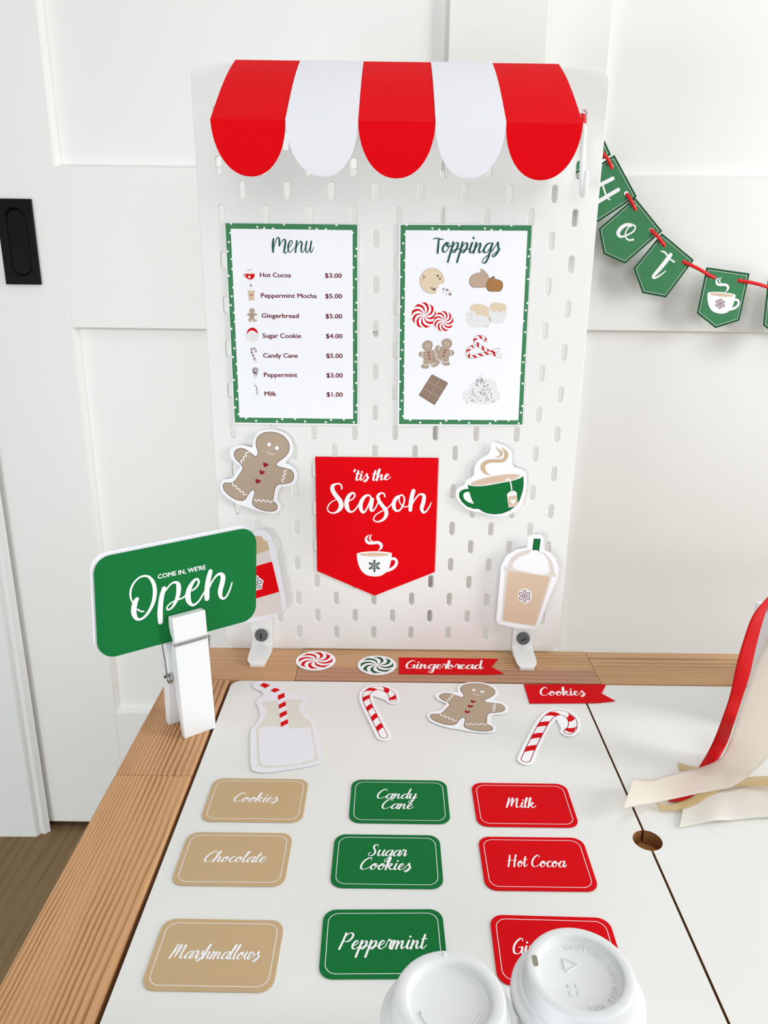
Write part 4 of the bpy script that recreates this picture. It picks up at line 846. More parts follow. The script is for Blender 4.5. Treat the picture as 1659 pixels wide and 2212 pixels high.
a.done({'sand': ('lid_print', M['sand'], 'tan lid'), 'greige': ('cup_print', M['greige']), 'red': ('sleeve_print', M['red'], 'red sleeve'), 'white': ('white_print', M['white_print']), 'dark': ('snowflake_print', M['black_print'])})

# ------------------------------------------------------------------ clothespin and open sign
A0 = at_z(399, 1597); B0 = at_z(466, 1573); ex = (B0 - A0).normalized(); nn = Vector((-ex.y, ex.x, 0)); Wd = 0.0298
pinM = Matrix((ex, nn, Vector((0, 0, 1)))).transposed().to_4x4(); pinM.translation = A0
pin = empty('clothespin', mw=pinM); tag(pin, 'oversized white wooden clothespin standing on the left rail holding the green sign', 'clothespin')
fr = [(0.0, 0.0), (0.0055, 0.0908), (0.0075, 0.0890), (0.0058, 0.0872), (0.0062, 0.1135), (0.0068, 0.1148), (0.0160, 0.1125), (0.0168, 0.1030), (0.0150, 0.0975), (0.0112, 0.0935), (0.0112, 0.0885), (0.0150, 0.0840), (0.0163, 0.0740), (0.0166, 0.0580), (0.0150, 0.0500), (0.0090, 0.0020), (0.0072, 0.0)]
fr = [(0.0, 0.0), (0.0048, 0.0872), (0.0070, 0.0888), (0.0053, 0.0912), (0.0066, 0.1138), (0.0160, 0.1125), (0.0168, 0.1030), (0.0150, 0.0975), (0.0112, 0.0935), (0.0112, 0.0885), (0.0150, 0.0840), (0.0163, 0.0740), (0.0166, 0.0580), (0.0150, 0.0500), (0.0070, 0.0)]
for side in (0, 1):
    bm = bmesh.new(); m_ = (lambda a, b, h: (h, a, b)) if side == 0 else (lambda a, b, h: (h - 0.0035, 0.0350 - a, b))
    prism(bm, fr, 0.0, Wd, m_); bm_obj('wooden_leg', bm, M['pin'], pin, Matrix.Identity(4), bevel=0.0009, seg=2)
bm = bmesh.new(); r = 0.00105
tube(bm, smooth([(-0.0012, 0.0046, 0.0893), (Wd * .5, 0.0042, 0.0893), (Wd + 0.0008, 0.0044, 0.0893)], 4), r)
tube(bm, smooth([(-0.0052, 0.0190, 0.0545), (-0.0046, 0.0225, 0.0700), (-0.0046, 0.0280, 0.0880), (-0.0036, 0.0295, 0.0893), (Wd * .5, 0.0298, 0.0893), (Wd, 0.0298, 0.0893)], 4), r)
tube(bm, smooth([(Wd + 0.0012, 0.0055, 0.0890), (Wd + 0.0020, 0.0090, 0.0800), (Wd + 0.0020, 0.0170, 0.0560)], 4), r)
hel = [(-0.0055 + 0.00022 * k, 0.0175 + 0.0036 * math.cos(k * .6), 0.0530 + 0.0036 * math.sin(k * .6)) for k in range(22)]; tube(bm, hel, r)
tube(bm, [(Wd + 0.0010, 0.0175 + 0.0036 * math.cos(k * .6), 0.0530 + 0.0036 * math.sin(k * .6)) for k in range(12)], r)
tag(bm_obj('spring', bm, M['steel'], pin, Matrix.Identity(4), smooth=True), 'steel wire spring')
be = math.radians(5.0); up = (Vector((0, 0, 1)) * math.cos(be) + nn * math.sin(be)).normalized()
SP = Plane(A0 + nn * 0.0172 + Vector((0, 0, 0.100)), ex, up)
a = Art(SP, 260, 1200, 6.3808)
q = [SP.px(*p) for p in ((201, 1206.5), (553.8, 1136), (552.5, 1336.5), (211.5, 1428))]
a.base('open_sign', round_poly(q, 0.0145, 10), M['green'], "green rounded sign reading COME IN, WE'RE Open, held by the clothespin", 'sign', h=0.0, th=0.0003, mapped=True)
bk = bmesh.new(); prism(bk, [p * 1.0 + Vector((-0.0022, 0.0030)) for p in a.out], -0.0016, -0.0011); o = bm_obj('backing_card', bk, M['lilac_paper'], a.root, Matrix.Identity(4)); o['label'] = 'white backing card'
for j, st in enumerate(([(226, 600, 56), (205, 640, 66), (185, 720, 74), (186, 800, 68), (215, 862, 48), (262, 880, 32), (330, 845, 32), (400, 755, 40), (452, 640, 50), (472, 530, 54), (468, 430, 54), (440, 350, 48), (392, 295, 34), (330, 280, 26), (255, 305, 24), (185, 375, 25), (145, 460, 27), (136, 540, 26), (150, 610, 22), (175, 660, 16)], [(232, 738, 20), (275, 765, 20), (322, 768, 17)],
        [(600, 452, 58), (572, 545, 64), (553, 660, 68), (545, 790, 72), (550, 915, 66)], [(622, 480, 20), (680, 405, 22), (738, 368, 28), (788, 385, 52), (802, 450, 64), (790, 550, 58), (755, 645, 42), (705, 718, 28), (655, 745, 22), (638, 715, 20), (690, 655, 18), (770, 615, 18), (850, 585, 22), (900, 545, 22)],
        [(985, 482, 22), (1045, 435, 25), (1078, 370, 28), (1060, 325, 30), (1018, 340, 38), (968, 410, 56), (932, 505, 70), (932, 600, 72), (962, 662, 48), (1008, 680, 30), (1075, 630, 24), (1140, 530, 22), (1190, 440, 20)],
        [(1238, 218, 60), (1212, 320, 68), (1192, 450, 70), (1190, 590, 66)], [(1205, 490, 20), (1255, 370, 22), (1318, 280, 28), (1372, 252, 42), (1410, 285, 62), (1402, 370, 68), (1374, 480, 66), (1378, 560, 48), (1415, 592, 30), (1460, 560, 25), (1505, 470, 22), (1535, 372, 18)])):
    a.stroke('letters', st, 2 + .4 * j)
a.done({'letters': ('script_lettering', M['white_print'], 'white script lettering')})
sans(a, 'capital_lettering', "COME IN, WE'RE", (516, 322), (1170, 188), (a.m(620, 300) - a.m(605, 240)).length, M['white_print'], 3, 0.0003)

# ------------------------------------------------------------------ table cards
TP = Plane((0, 0, 0.0), (1, 0, 0), (0, 1, 0))
CW, CH = 0.0765, 0.0508
def card(l, r, t, b, m, mline, lines, xh, label, group, rot=None, wscale=1.0):
    """edge midpoints in the photo -> true card on the table; lines: (text, dx0, dx1, dy) in card mm"""
    pl_, pr_, pt, pb = (at_z(*p) for p in (l, r, t, b)); cx = (pl_.x + pr_.x) / 2; cy = (pt.y + pb.y) / 2
    a = Art(TP, 0, 0, 1); q = round_poly([(-CW / 2, -CH / 2), (CW / 2, -CH / 2), (CW / 2, CH / 2), (-CW / 2, CH / 2)], 0.0085, 8)
    R = Matrix.Rotation(rot or 0.0, 2); q = [R @ Vector(p) + Vector((cx, cy)) for p in q]
    a.base('label_card', q, m, label, 'label card', h=0.0002, th=0.0004, group=group, mapped=True); a.c = Vector((0, 0))
    a.root.matrix_world = Matrix.Translation((cx, cy, 0.0002)) @ Matrix.Rotation(rot or 0.0, 4, 'Z')
    me = a.root.data; inv = Matrix.Rotation(-(rot or 0.0), 3, 'Z')
    c0 = sum((Vector(v) for v in q), Vector((0, 0))) / len(q) - Vector((cx, cy))
    for v in me.vertices: v.co = inv @ (v.co + Vector((c0.x, c0.y, 0)))
    a.ring('line', round_poly([(-CW / 2 + .0032, -CH / 2 + .0030), (CW / 2 - .0032, -CH / 2 + .0030), (CW / 2 - .0032, CH / 2 - .0030), (-CW / 2 + .0032, CH / 2 - .0030)], 0.0070, 8), 0.00042, 2)
    a.m = lambda u, v: Vector((u, v))
    for k, (t_, x0, x1, y) in enumerate(lines): a.text('letters%d' % k, t_, (x0 / 1000, y / 1000), (x1 / 1000, y / 1000), xh / 1000, 2 + k, wt=.23, thin=.09, slant=.2)
    nm = {'line': ('border_line', M['white_print'], 'thin white border line')}
    for k in range(len(lines)): nm['letters%d' % k] = ('lettering', M['white_print'], 'white script lettering')
    a.done(nm); return a
G = None
card((435, 1760), (668, 1690), (560, 1683), (540, 1777), M['tan'], None, [('Cookies', -17, 17, -3)], 5.4, 'tan label card reading Cookies, nearest the milk bottle cutout', G, 0.0)
card((371, 1900), (632, 1812), (520, 1799), (500, 1916), M['tan'], None, [('Chocolate', -20, 23, -4)], 5.2, 'tan label card reading Chocolate', G, 0.0)
card((303, 2140), (610, 2010), (480, 1986), (450, 2145), M['tan'], None, [('Marshmallows', -27, 27, -4)], 5.2, 'tan label card reading Marshmallows', G, -0.005)
card((753, 1770), (973, 1770), (865, 1686), (860, 1780), M['green'], None, [('Candy', -17, 14, 2.5), ('Cane', -13, 11, -9.5)], 5.6, 'green label card reading Candy Cane', G, 0.0)
card((712, 1905), (959, 1905), (835, 1802), (830, 1923), M['green'], None, [('Sugar', -13, 14, 4), ('Cookies', -18, 17, -9)], 5.6, 'green label card reading Sugar Cookies', G, 0.0)
card((686, 2105), (968, 2105), (835, 1964), (830, 2118), M['green'], None, [('Peppermint', -27, 27, -5)], 6.0, 'green label card reading Peppermint, touching the smooth white cup lid', G, 0.02)
card((1018, 1708), (1250, 1775), (1120, 1693), (1150, 1788), M['red_table'], None, [('Milk', -13.5, 9.5, -4)], 5.8, 'red label card reading Milk', G, 0.0)
card((1032, 1830), (1290, 1900), (1140, 1808), (1190, 1928), M['red_table'], None, [('Hot', -20, -6, -4), ('Cocoa', -3, 21, -4)], 5.6, 'red label card reading Hot Cocoa', G, 0.0)
card((1055, 2010), (1333, 2030), (1170, 1977), (1190, 2137), M['red_table'], None, [('Gingerbread', -26, 27, -4)], 5.8, 'red label card reading Gingerbread, half covered by the embossed white cup lid', G, -0.02)

def mint(px, py, rx, name_m, label):
    c = at_z(px, py); r = (at_z(px + rx, py) - at_z(px - rx, py)).length / 2
    a = Art(TP, 0, 0, 1); a.base('peppermint_cutout', ellipse(c.x, c.y, r, n=40), M['paper'], label, 'paper cutout', h=0.0004, th=0.0005, mapped=True); a.m = lambda u, v: Vector((u, v))
    spiral_mint(a, 'swirl', 0, 0, r * .86, r * .86, 8, 1, 0.85, .1); a.done({'swirl': ('swirl_print', name_m, 'curved candy stripes')})
mint(682, 1428, 43, M['red_table'], 'round red and white peppermint cut-out on the back rail')
mint(814.5, 1438, 42, M['green_dark'], 'round green and white peppermint cut-out on the back rail')

def flag(ox, oy, sc, pts, txt, t0, t1, xh, label):
    a = Art(TP, ox, oy, sc); a.base('flag_label', pts, M['red_table'], label, 'flag label', h=0.0003, th=0.0004)
    a.text('letters', txt, t0, t1, (a.m(*xh[0]) - a.m(*xh[1])).length, 2, wt=.26, thin=.09, slant=.1); a.done({'letters': ('lettering', M['white_print'], 'white script lettering')})
flag(840, 1400, 6.144, [(133, 130), (1450, 150), (1358, 255), (1525, 345), (1300, 358), (133, 350)], 'Gingerbread', (240, 278), (1258, 288), ((700, 290), (700, 235)), 'red swallowtail label reading Gingerbread on the back rail')
flag(1110, 1460, 6.9125, [(148, 133), (1375, 137), (1308, 270), (1515, 382), (1240, 412), (235, 418)], 'Cookies', (418, 302), (1080, 300), ((700, 300), (700, 240)), 'red swallowtail label reading Cookies crossing the lid seam')

# gingerbread on the table: the same print laid flat
srcp = [gb.P.px(460 + u / 4.1475, 900 + v / 4.1475) for u, v in ((510, 129), (95, 610), (581, 825), (729, 512), (194, 338))]
dstp = [TP.px(840 + u / 3.19, 1320 + v / 3.19) for u, v in ((592, 497), (287, 737), (715, 815), (788, 672), (337, 603))]
Tm = simil(srcp, dstp)
a = Art(BP, 460, 900, 4.1475, T=Tm); a.base('gingerbread_cutout', smooth(gb_stick, 4, True), M['paper'], 'gingerbread figure cut-out lying on the white lid between two candy canes', 'paper cutout', h=0.0006, target=TP)
ginger_print(a); a.done(GBN)
def table_cane(ox, oy, sc, pts, wd, label, nst):
    a = Art(TP, ox, oy, sc); p = [a.m(u, v) for u, v in smooth([q + () for q in pts], 6)]
    # sticker outline: offset both sides of the path, closed round the ends
    w_ = wd / 2 + 0.0030; L, R = [], []
    for i in range(len(p)):
        d = (p[min(i + 1, len(p) - 1)] - p[max(i - 1, 0)]).normalized(); k = Vector((-d.y, d.x)) * w_; L.append(p[i] + k); R.append(p[i] - k)
    def cap(c, d0): t0 = math.atan2(d0.y, d0.x); return [c + Vector((math.cos(t0 - PI * k / 8), math.sin(t0 - PI * k / 8))) * w_ for k in range(1, 8)]
    # inside of the hook becomes filled paper
    nI = int(len(p) * .44); inner = R[:nI]
    out = L + cap(p[-1], L[-1] - p[-1]) + [R[-1]] + [inner[-1].lerp(R[-1], .45) + (inner[-1] - p[-1]).normalized() * 0.0005] + inner[::-1] + cap(p[0], R[0] - p[0])
    a.base('candy_cane_cutout', out, M['paper'], label, 'paper cutout', h=0.0006, th=0.0004, mapped=True)
    cane_print(a, pts, wd, 'outline', 'stripe', 'white', 1, nst, sk=0.75, ow=wd * 0.085)
    a.done({'outline': ('cane_outline', M['darkred']), 'stripe': ('red_stripes', M['red_table'], 'red stripes'), 'white': ('white_print', M['white_print'])})
table_cane(460, 1380, 3.7705, [(1393, 800), (1345, 705), (1297, 610), (1255, 520), (1250, 460), (1285, 422), (1345, 408), (1405, 420), (1452, 455), (1466, 505)], 0.0075, 'candy cane cut-out lying next to the milk bottle cutout', 7)
table_cane(840, 1320, 3.19, [(943, 1030), (985, 935), (1028, 850), (1070, 775), (1115, 725), (1172, 706), (1230, 722), (1264, 762), (1262, 812), (1235, 838)], 0.0085, 'candy cane cut-out lying below the Cookies flag', 6)
# milk bottle
a = Art(TP, 460, 1380, 3.7705)
a.base('milk_bottle_cutout', smooth([(320, 385), (345, 355), (420, 350), (520, 380), (610, 430), (650, 455), (745, 480), (765, 520), (750, 590), (780, 640), (830, 690), (855, 760), (888, 960), (880, 1010), (800, 1040), (600, 1075), (450, 1095), (350, 1090), (310, 1050), (303, 900), (308, 760), (350, 700), (382, 640), (375, 580), (352, 530), (375, 495), (408, 465), (395, 435), (345, 415)], 5, True), M['lilac_paper'], 'milk bottle cut-out with red striped straw lying on the white lid', 'paper cutout', h=0.0006)
a.poly('glass', [(395, 540), (420, 520), (530, 512), (610, 503), (715, 500), (728, 515), (705, 545), (702, 580), (740, 640), (800, 690), (812, 760), (852, 970), (835, 1000), (700, 1035), (480, 1057), (400, 1050), (368, 1015), (350, 760), (360, 725), (410, 670), (435, 620), (430, 570)], 1, True)
a.poly('milk', [(372, 745), (400, 728), (480, 720), (560, 728), (620, 740), (700, 735), (770, 722), (795, 735), (832, 950), (825, 985), (700, 1025), (500, 1045), (410, 1040), (382, 1005)], 2)
a.poly('milk', [(525, 490), (593, 490), (618, 738), (553, 728)], 3)
for q in ([(382, 385), (415, 367), (468, 385), (425, 410)], [(468, 430), (505, 407), (550, 423), (503, 445)], [(528, 470), (583, 447), (585, 482), (532, 508)], [(535, 545), (592, 517), (596, 552), (538, 580)], [(542, 618), (600, 590), (604, 624), (546, 655)], [(550, 692), (609, 662), (614, 697), (555, 727)]): a.poly('red', q, 4)
a.done({'glass': ('bottle_print', M['milk_glass'], 'pale grey bottle'), 'milk': ('milk_print', M['lilac_paper']), 'red': ('straw_stripes', M['red_table'], 'red straw stripes')})

# ------------------------------------------------------------------ garland of green pennants on the doors
GPl = Plane((0, 0.2980, 0), (1, 0, 0), (0, 0, 1))
gar = empty('pennant_garland', mw=GPl.mat((0.40, 0.50), 0.0)); tag(gar, 'green pennant garland spelling Hot on red ribbon, strung right of the pegboard', 'garland')
def pennant(pts, tilt, lab):
    """pts: five corners in the garland sheet"""
    a = Art(GPl, 1260, 280, 4.158); q = a.mm(pts); cx = sum(p.x for p in q) / 5; cy = sum(p.y for p in q) / 5; c = Vector((cx, cy)); q = [p - c for p in q]; a.c = c
    bm = bmesh.new(); prism(bm, q, 0, 0.0004)
    root = bm_obj('pennant', bm, M['green_dark'], gar, Matrix.Translation((cx - 0.40, cy - 0.50, tilt))); root['label'] = lab; a.root = root; a.th = 0.0004
    def ins(q, d):
        n = len(q); o = []; ar = sum(q[i].x * q[(i + 1) % n].y - q[(i + 1) % n].x * q[i].y for i in range(n)); sg = 1 if ar > 0 else -1
        for i in range(n):
            e = (q[i] - q[i - 1]).normalized(); g = (q[(i + 1) % n] - q[i]).normalized(); k = Vector((-e.y, e.x)) + Vector((-g.y, g.x)); k.normalize(); k /= max(.3, k.dot(Vector((-e.y, e.x)))); o.append(q[i] + k * d * sg)
        return o
    a.ring('line', ins(q, 0.0027), 0.0005, 2); a.poly('field', ins(q, 0.0036), 1, mapped=True); return a
PNG = {'line': ('border_line', M['white_print']), 'field': ('green_field', M['green_soft']), 'letters': ('letter', M['white_print'], 'white script letter'), 'eyelet': ('eyelet', M['white_print']),
       'cup': ('cup_print', M['white_print']), 'coffee': ('coffee_print', M['latte']), 'wine': ('snowflake_print', M['wine'])}
a = pennant([(92, -105), (245, 228), (-75, 400), (-330, 230), (-230, 60)], 0.002, 'blank green pennant mostly behind the pegboard'); a.done(PNG)
a = pennant([(277, 228), (478, 602), (128, 832), (-60, 700), (-75, 455)], 0.001, 'green pennant with the letter H')
a.stroke('letters', [(70, 530, 34), (165, 488, 34), (262, 440, 34)], 3); a.stroke('letters', [(40, 700, 36), (170, 625, 36), (312, 540, 34)], 3); a.stroke('letters', [(172, 500, 16), (200, 590, 16)], 3.5); a.stroke('letters', [(205, 612, 12), (236, 630, 13)], 3.5)
dots(a, 'eyelet', [(248, 330), (385, 575)], 22, 3); a.done(PNG)
a = pennant([(463, 607), (709, 912), (375, 1204), (180, 1117), (138, 890)], 0.0, 'green pennant with the letter o')
a.stroke('letters', [(430, 858, 30), (385, 855, 30), (338, 885, 36), (312, 930, 34), (335, 962, 22), (385, 950, 15), (440, 922, 15), (466, 885, 14), (452, 858, 14), (415, 870, 13), (382, 915, 13), (380, 965, 14), (408, 992, 15), (446, 988, 18)], 3); dots(a, 'eyelet', [(455, 690), (610, 905)], 22, 3); a.done(PNG)
a = pennant([(705, 930), (993, 1172), (741, 1508), (530, 1469), (450, 1245)], 0.0, 'green pennant with the letter t')
a.stroke('letters', [(782, 1125, 36), (735, 1190, 40), (675, 1262, 36), (628, 1315, 26), (640, 1332, 20), (690, 1308, 14), (738, 1270, 9)], 3); a.stroke('letters', [(700, 1092, 12), (735, 1105, 16), (770, 1155, 12), (815, 1188, 16)], 3.5)
dots(a, 'eyelet', [(708, 1018), (905, 1190)], 20, 3); a.done(PNG)
a = pennant([(1105, 1236), (1494, 1292), (1401, 1715), (1186, 1783), (1019, 1650)], 0.0, 'green pennant with a white cup')
cup_print(a, quad_affine([(518, 1250), (996, 1250), (758, 1557)], [(1116, 1470), (1366, 1492), (1222, 1652)]), 0.53, 3); flake2(a, 'wine', 1228, 1563, 44, 9, rot=.1)
dots(a, 'eyelet', [(1155, 1322), (1415, 1358)], 19, 3); a.done(PNG)
a = pennant([(1657, 1345), (2045, 1380), (1990, 1810), (1790, 1900), (1613, 1757)], 0.0, 'green pennant cut off by the right edge'); dots(a, 'eyelet', [(1700, 1435)], 19, 3); a.done(PNG)
def gp3(u, v, h=0.0016): q = GPl.px(1260 + u / 4.158, 280 + v / 4.158); return (q.x - 0.40, q.y - 0.50, h)
def gribbon(pts):
    bm = bmesh.new(); pp = smooth(pts, 6); prev = None; hw = 0.0021
    for i, p in enumerate(pp):
        d = (Vector(pp[min(i + 1, len(pp) - 1)]) - Vector(pp[max(i - 1, 0)])); d.z = 0; d.normalize(); k = Vector((-d.y, d.x, 0)) * hw; c = Vector(p)
        r = [bm.verts.new(c + k), bm.verts.new(c + Vector((0, 0, .0005))), bm.verts.new(c - k)]
        if prev:
            for j in (0, 1): bm.faces.new((prev[j], prev[j + 1], r[j + 1], r[j]))
        prev = r
    o = bm_obj('ribbon', bm, M['garland_ribbon'], gar, Matrix.Identity(4), smooth=True); s = o.modifiers.new('solid', 'SOLIDIFY'); s.thickness = 0.0005; s.offset = 0; o['label'] = 'red satin ribbon'
# one ribbon, weaving in front of the joints and behind the pennants
gribbon([gp3(20, -120, -.0012), gp3(120, 120, -.001), gp3(175, 225, .0040), gp3(210, 272, .0055), gp3(248, 332, .0018), gp3(300, 430, -.0014), gp3(355, 530, -.0014), gp3(383, 572, .0010), gp3(420, 640, .0042), gp3(455, 695, .0012), gp3(510, 780, -.0016), gp3(580, 870, -.0014), gp3(610, 905, .0010), gp3(660, 962, .0042), gp3(712, 1022, .0012), gp3(780, 1090, -.0016), gp3(870, 1170, -.0014), gp3(905, 1190, .0010), gp3(1020, 1248, .0036), gp3(1155, 1320, .0012), gp3(1230, 1340, -.0016), gp3(1350, 1352, -.0014), gp3(1408, 1357, .0010), gp3(1550, 1385, .0036), gp3(1700, 1428, .0012), gp3(1800, 1440, -.0014), gp3(1990, 1470, -.0012)])
# the ribbon's other end, knotted through the slot beside the hook
bm = bmesh.new(); K = Matrix.Identity(4)
prev = None
for i, (x, z, y, wd) in enumerate(((0.1590, 0.5255, -0.0110, .0016), (0.1590, 0.5255, -0.0040, .0016), (0.1592, 0.5245, 0.0012, .0019), (0.1598, 0.5190, 0.0026, .0020), (0.1604, 0.5140, 0.0030, .0014))):
    r = [bm.verts.new((x - wd, z, y)), bm.verts.new((x, z + .0003, y + .0006)), bm.verts.new((x + wd, z, y))]
    if prev:
        for j in (0, 1): bm.faces.new((prev[j], prev[j + 1], r[j + 1], r[j]))
    prev = r
o = bm_obj('ribbon_end', bm, M['garland_ribbon'], mw=BP.mat((0, 0), 0.0)); s = o.modifiers.new('solid', 'SOLIDIFY'); s.thickness = 0.0006; tag(o, 'red ribbon end threaded through the slot above the white hook', 'ribbon')

# ------------------------------------------------------------------ paper cups with lids
def lathe(bm, prof, n=72, sq=None):
    prev = None
    for r, z in prof:
        ring = [bm.verts.new((r * math.cos(2 * PI * k / n), r * math.sin(2 * PI * k / n), z)) for k in range(n)] if r > 1e-6 else [bm.verts.new((0, 0, z))]
        if prev:
            for k in range(n):
                if len(ring) == 1: bm.faces.new((prev[k], prev[(k + 1) % n], ring[0]))
                elif len(prev) == 1: bm.faces.new((prev[0], ring[(k + 1) % n], ring[k]))
                else: bm.faces.new((prev[k], prev[(k + 1) % n], ring[(k + 1) % n], ring[k]))
        prev = ring
def cup(px, py, kind, label, k=1.0):
    c = at_z(px, py, 0.0815); e = empty('paper_cup', (c.x, c.y, 0.0)); tag(e, label, 'cup', 'white paper cups in front')
    bm = bmesh.new(); lathe(bm, [(0, 0.004), (0.0205, 0.004), (0.0212, 0.0002), (0.0220, 0.0002), (0.0292, 0.0655), (0.0292, 0.0668), (0, 0.0668)]); bm_obj('cup_body', bm, M['cup_paper'], e, Matrix.Identity(4), smooth=True, bevel=0.0003)
    bm = bmesh.new()
    base = [(0.0298, 0.0630), (0.0314, 0.0632), (0.0318, 0.0642), (0.0317, 0.0668), (0.0309, 0.0680), (0.0300, 0.0684), (0.0290, 0.0686), (0.0284, 0.0692), (0.0281, 0.0716), (0.0277, 0.0720), (0.0268, 0.0722), (0.0265, 0.0728), (0.0256, 0.0800), (0.0250, 0.0811), (0.0243, 0.0815)]
    rec = [(0.0216, 0.0815), (0.0206, 0.0811), (0.0200, 0.0798), (0.0195, 0.0778), (0.0188, 0.0772), (0.0, 0.0772)] if kind == 'a' else [(0.0204, 0.0815), (0.0193, 0.0809), (0.0186, 0.0796), (0.0181, 0.0782), (0.0173, 0.0778), (0.0, 0.0778)]
    lathe(bm, [(r * k, z) for r, z in base] + rec)
    lid_ = bm_obj('cup_lid', bm, M['cup'], e, Matrix.Identity(4), smooth=True); s = lid_.modifiers.new('edge', 'EDGE_SPLIT'); s.split_angle = 0.75
    return e, lid_
e, l = cup(1253, 2096, 'a', 'white paper cup whose lid has a sip hole and raised lettering')
zt = 0.0772
bm = bmesh.new()
sl = round_poly([(-0.0013, -0.0031), (0.0013, -0.0031), (0.0013, 0.0031), (-0.0013, 0.0031)], 0.0011, 4); prism(bm, sl, 0.0, 0.00012)
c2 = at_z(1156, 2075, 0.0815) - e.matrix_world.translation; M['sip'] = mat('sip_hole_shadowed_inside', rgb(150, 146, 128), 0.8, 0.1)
bm_obj('sip_hole', bm, M['sip'], l, Matrix.Translation((c2.x, c2.y, 0.08148)))
M['emboss'] = M['cup']
def emb(txt, size, mtx, ext=0.00035):
    cu = bpy.data.curves.new('t', 'FONT'); cu.body = txt; cu.size = size; cu.extrude = ext; cu.bevel_depth = 0.00008; cu.align_x = 'CENTER'; cu.align_y = 'CENTER'; cu.resolution_u = 2
    o = bpy.data.objects.new('t', cu); C.objects.link(o); dg = bpy.context.evaluated_depsgraph_get(); dg.update(); me = bpy.data.meshes.new_from_object(o.evaluated_get(dg)); bpy.data.objects.remove(o); bpy.data.curves.remove(cu)
    me.transform(mtx); return me
bm = bmesh.new()
for i, ch in enumerate('CAUTION CONTENTS HOT'):
    t = math.radians(98 - i * 9.6)
    if ch != ' ':
        me = emb(ch, 0.0034, Matrix.Translation((0.0163 * math.cos(t), 0.0163 * math.sin(t), zt)) @ Matrix.Rotation(t - PI / 2, 4, 'Z')); bm.from_mesh(me)
bm_obj('raised_lettering', bm, M['cup'], l, Matrix.Identity(4))
bm = bmesh.new()
for a0 in range(3):
    t0 = a0 * 2 * PI / 3 + .0; v0, v1 = (Vector((-0.0035 + 0.0046 * math.cos(t0 + s), 0.0065 + 0.0046 * math.sin(t0 + s), zt + .0002)) for s in (0.0, 2 * PI / 3)); p = [v0.lerp(v1, q_) for q_ in (.04, .5, .84)]; tube(bm, p, 0.00042, 6)
bm_obj('recycling_emblem', bm, M['cup'], l, Matrix.Identity(4))
bm = bmesh.new(); 
for sx in (-1, 1):
    for sy in (-1, 1):
        x, y = -0.0035 + sx * 0.0019, -0.0068 + sy * 0.0019; box(bm, x - .0012, x + .0012, y - .0012, y + .0012, zt - .0001, zt + .0004)
bm_obj('raised_squares', bm, M['cup'], l, Matrix.Identity(4), bevel=0.0002)
e, l = cup(971.5, 2153, 'b', 'white paper cup with a smooth lid, nearer the Peppermint card', 1.0)
c2 = at_z(960, 2062, 0.0815) - e.matrix_world.translation; bm = bmesh.new(); bmesh.ops.create_uvsphere(bm, u_segments=12, v_segments=8, radius=0.0009); bm_obj('vent_nub', bm, M['cup'], l, Matrix.Translation((c2.x, c2.y, 0.0815)), smooth=True)
bm = bmesh.new(); tube(bm, [(0.0140 * math.cos(t) , 0.0140 * math.sin(t) - .001, 0.0778) for t in [math.radians(195 + 8 * k) for k in range(19)]], 0.0006, 8); bm_obj('lid_ridge', bm, M['cup'], l, Matrix.Identity(4), smooth=True)

# ------------------------------------------------------------------ white box and ribbons
bx = (0.3555, 0.4700, -0.1500, -0.0560, 0.0003, 0.0890); bc = Vector(((bx[0] + bx[1]) / 2, (bx[2] + bx[3]) / 2, bx[4]))
bm = bmesh.new(); box(bm, bx[0] - bc.x, bx[1] - bc.x, bx[2] - bc.y, bx[3] - bc.y, 0, bx[5] - bx[4])
o = bm_obj('gift_box', bm, M['paper'], mw=Matrix.Translation(bc), bevel=0.0022, seg=3); tag(o, 'white gift box behind the ribbons at the right edge', 'box')
def rc(u, v): return (1240 + u / 3.456, 1260 + v / 3.456)
def pt3(u, v, y=None, z=None):
    p = rc(u, v); return at_y(p[0], p[1], y) if y is not None else at_z(p[0], p[1], z)
redL = [(.374, -.0640, .0900), (.352, -.080, .0985), pt3(1520, 30, y=-.150), pt3(1448, 100, y=-.165), pt3(1375, 182, y=-.176), pt3(1322, 265, y=-.184), pt3(1270, 410, y=-.192), pt3(1215, 600, y=-.200), pt3(1165, 830, y=-.206), pt3(1105, 1010, y=-.212), pt3(1030, 1200, z=.014), pt3(930, 1375, z=.004), pt3(830, 1500, z=.0022), pt3(700, 1630, z=.0016)]
redR = [(.382, -.0740, .0900), (.356, -.094, .0965), pt3(1530, 90, y=-.150), pt3(1450, 172, y=-.165), pt3(1425, 232, y=-.176), pt3(1398, 320, y=-.184), pt3(1352, 500, y=-.192), pt3(1312, 680, y=-.200), pt3(1255, 860, y=-.206), pt3(1196, 1040, y=-.212), pt3(1140, 1200, z=.014), pt3(1030, 1400, z=.004), pt3(930, 1560, z=.0022), pt3(840, 1630, z=.0016)]
strip_obj('red_ribbon', redL, redR, M['ribbon'], label='red satin ribbon falling from upper right to the lid', cat='ribbon', crown=0.0006, group='ribbons at the right edge')
crU = [pt3(440, 1455, z=.016), pt3(520, 1465, z=.013), pt3(600, 1466, z=.011), pt3(700, 1430, z=.0085), pt3(930, 1378, z=.0070), pt3(1040, 1338, z=.0075), pt3(1110, 1285, z=.0105), pt3(1165, 1170, z=.022), pt3(1218, 1010, z=.038), pt3(1280, 815, z=.060), pt3(1345, 620, z=.080), pt3(1430, 440, z=.096), pt3(1530, 280, z=.11), (.374, -.118, .0990), (.412, -.100, .0908)]
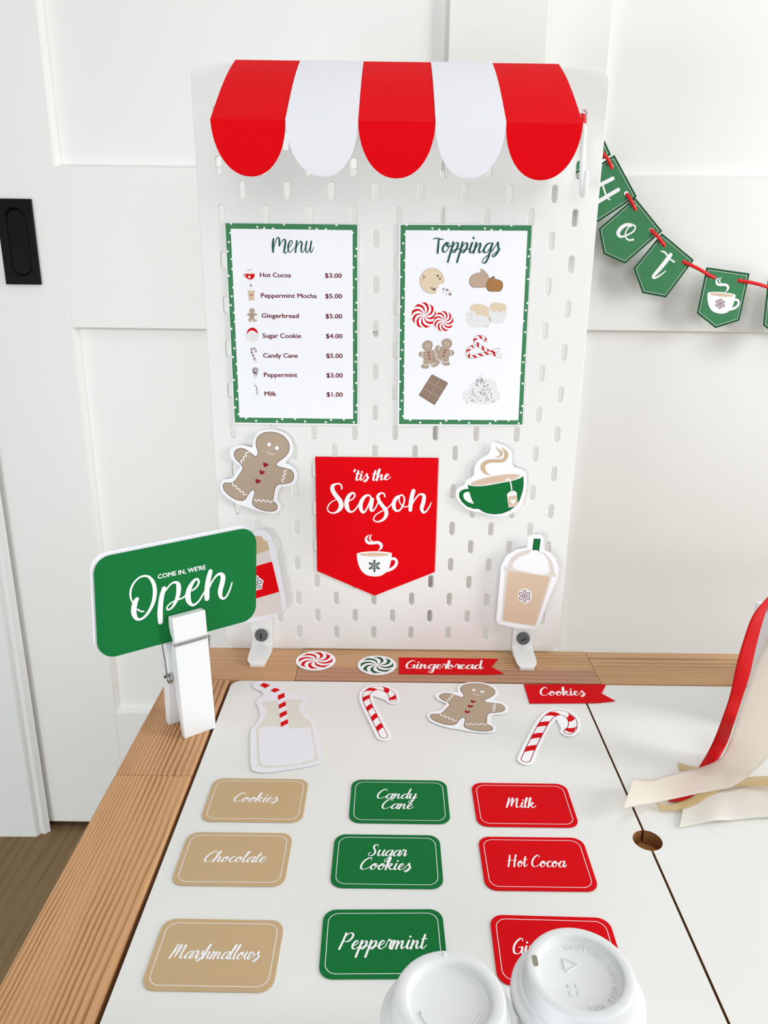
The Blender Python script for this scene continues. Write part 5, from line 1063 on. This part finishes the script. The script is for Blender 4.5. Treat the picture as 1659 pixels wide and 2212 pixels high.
crL = [pt3(365, 1683, z=.016), pt3(460, 1665, z=.012), pt3(560, 1645, z=.0085), pt3(740, 1610, z=.0060), pt3(925, 1570, z=.0050), pt3(1060, 1545, z=.0055), pt3(1170, 1520, z=.0070), pt3(1290, 1450, z=.012), pt3(1420, 1330, z=.026), pt3(1540, 1180, z=.045), pt3(1640, 980, z=.065), pt3(1720, 780, z=.085), pt3(1800, 560, z=.10), (.398, -.135, .0960), (.430, -.112, .0905)]
strip_obj('cream_ribbon', crU, crL, M['cream_satin'], label='wide cream satin ribbon whose cut end crosses the lid seam', cat='ribbon', crown=0.0012, group='ribbons at the right edge', cross=8)
ivU = [pt3(815, 1660, z=.0022), pt3(900, 1600, z=.0026), pt3(1040, 1555, z=.003), pt3(1180, 1535, z=.004), pt3(1310, 1490, z=.005), pt3(1480, 1440, z=.006), pt3(1650, 1400, z=.010)]
ivL = [pt3(779, 1825, z=.0012), pt3(900, 1803, z=.0016), pt3(1040, 1772, z=.0040), pt3(1180, 1770, z=.0016), pt3(1310, 1755, z=.002), pt3(1480, 1742, z=.003), pt3(1650, 1730, z=.006)]
strip_obj('ivory_ribbon', ivU, ivL, M['ivory_satin'], label='ivory satin ribbon lying flat, the lowest of the ribbons', cat='ribbon', crown=0.0010, group='ribbons at the right edge', cross=8)
ogU = [pt3(790, 1335, z=.0016), pt3(870, 1390, z=.0018), pt3(800, 1500, z=.0022), pt3(610, 1640, z=.0030), pt3(720, 1650, z=.0032), pt3(850, 1610, z=.0038), pt3(930, 1565, z=.0042), pt3(1100, 1520, z=.005), pt3(1270, 1455, z=.008), pt3(1448, 1440, z=.011), pt3(1600, 1435, z=.014)]
ogL = [pt3(800, 1400, z=.0016), pt3(900, 1430, z=.0018), pt3(860, 1560, z=.0022), pt3(650, 1693, z=.0030), pt3(770, 1690, z=.0032), pt3(900, 1655, z=.0038), pt3(1010, 1590, z=.0042), pt3(1120, 1530, z=.005), pt3(1200, 1515, z=.0065), pt3(1448, 1512, z=.011), pt3(1600, 1515, z=.014)]
strip_obj('organza_ribbon', ogU[3:], ogL[3:], M['organza'], label='narrow sheer gold ribbon between the cream and ivory ribbons', cat='ribbon', group='ribbons at the right edge', cross=4)
for o in (x for x in scene.objects if x.name in ('red_ribbon', 'cream_ribbon', 'ivory_ribbon', 'organza_ribbon')):
    if 'group' in o: del o['group']
strip_obj('glitter_ribbon_tip', [pt3(775, 1330, z=.0016), pt3(800, 1345, z=.0016), pt3(930, 1378, z=.003)], [pt3(775, 1332, z=.0016), pt3(802, 1402, z=.0016), pt3(920, 1400, z=.003)], M['organza'], label='small sheer ribbon tip peeking out above the cream ribbon', cat='ribbon', cross=3)
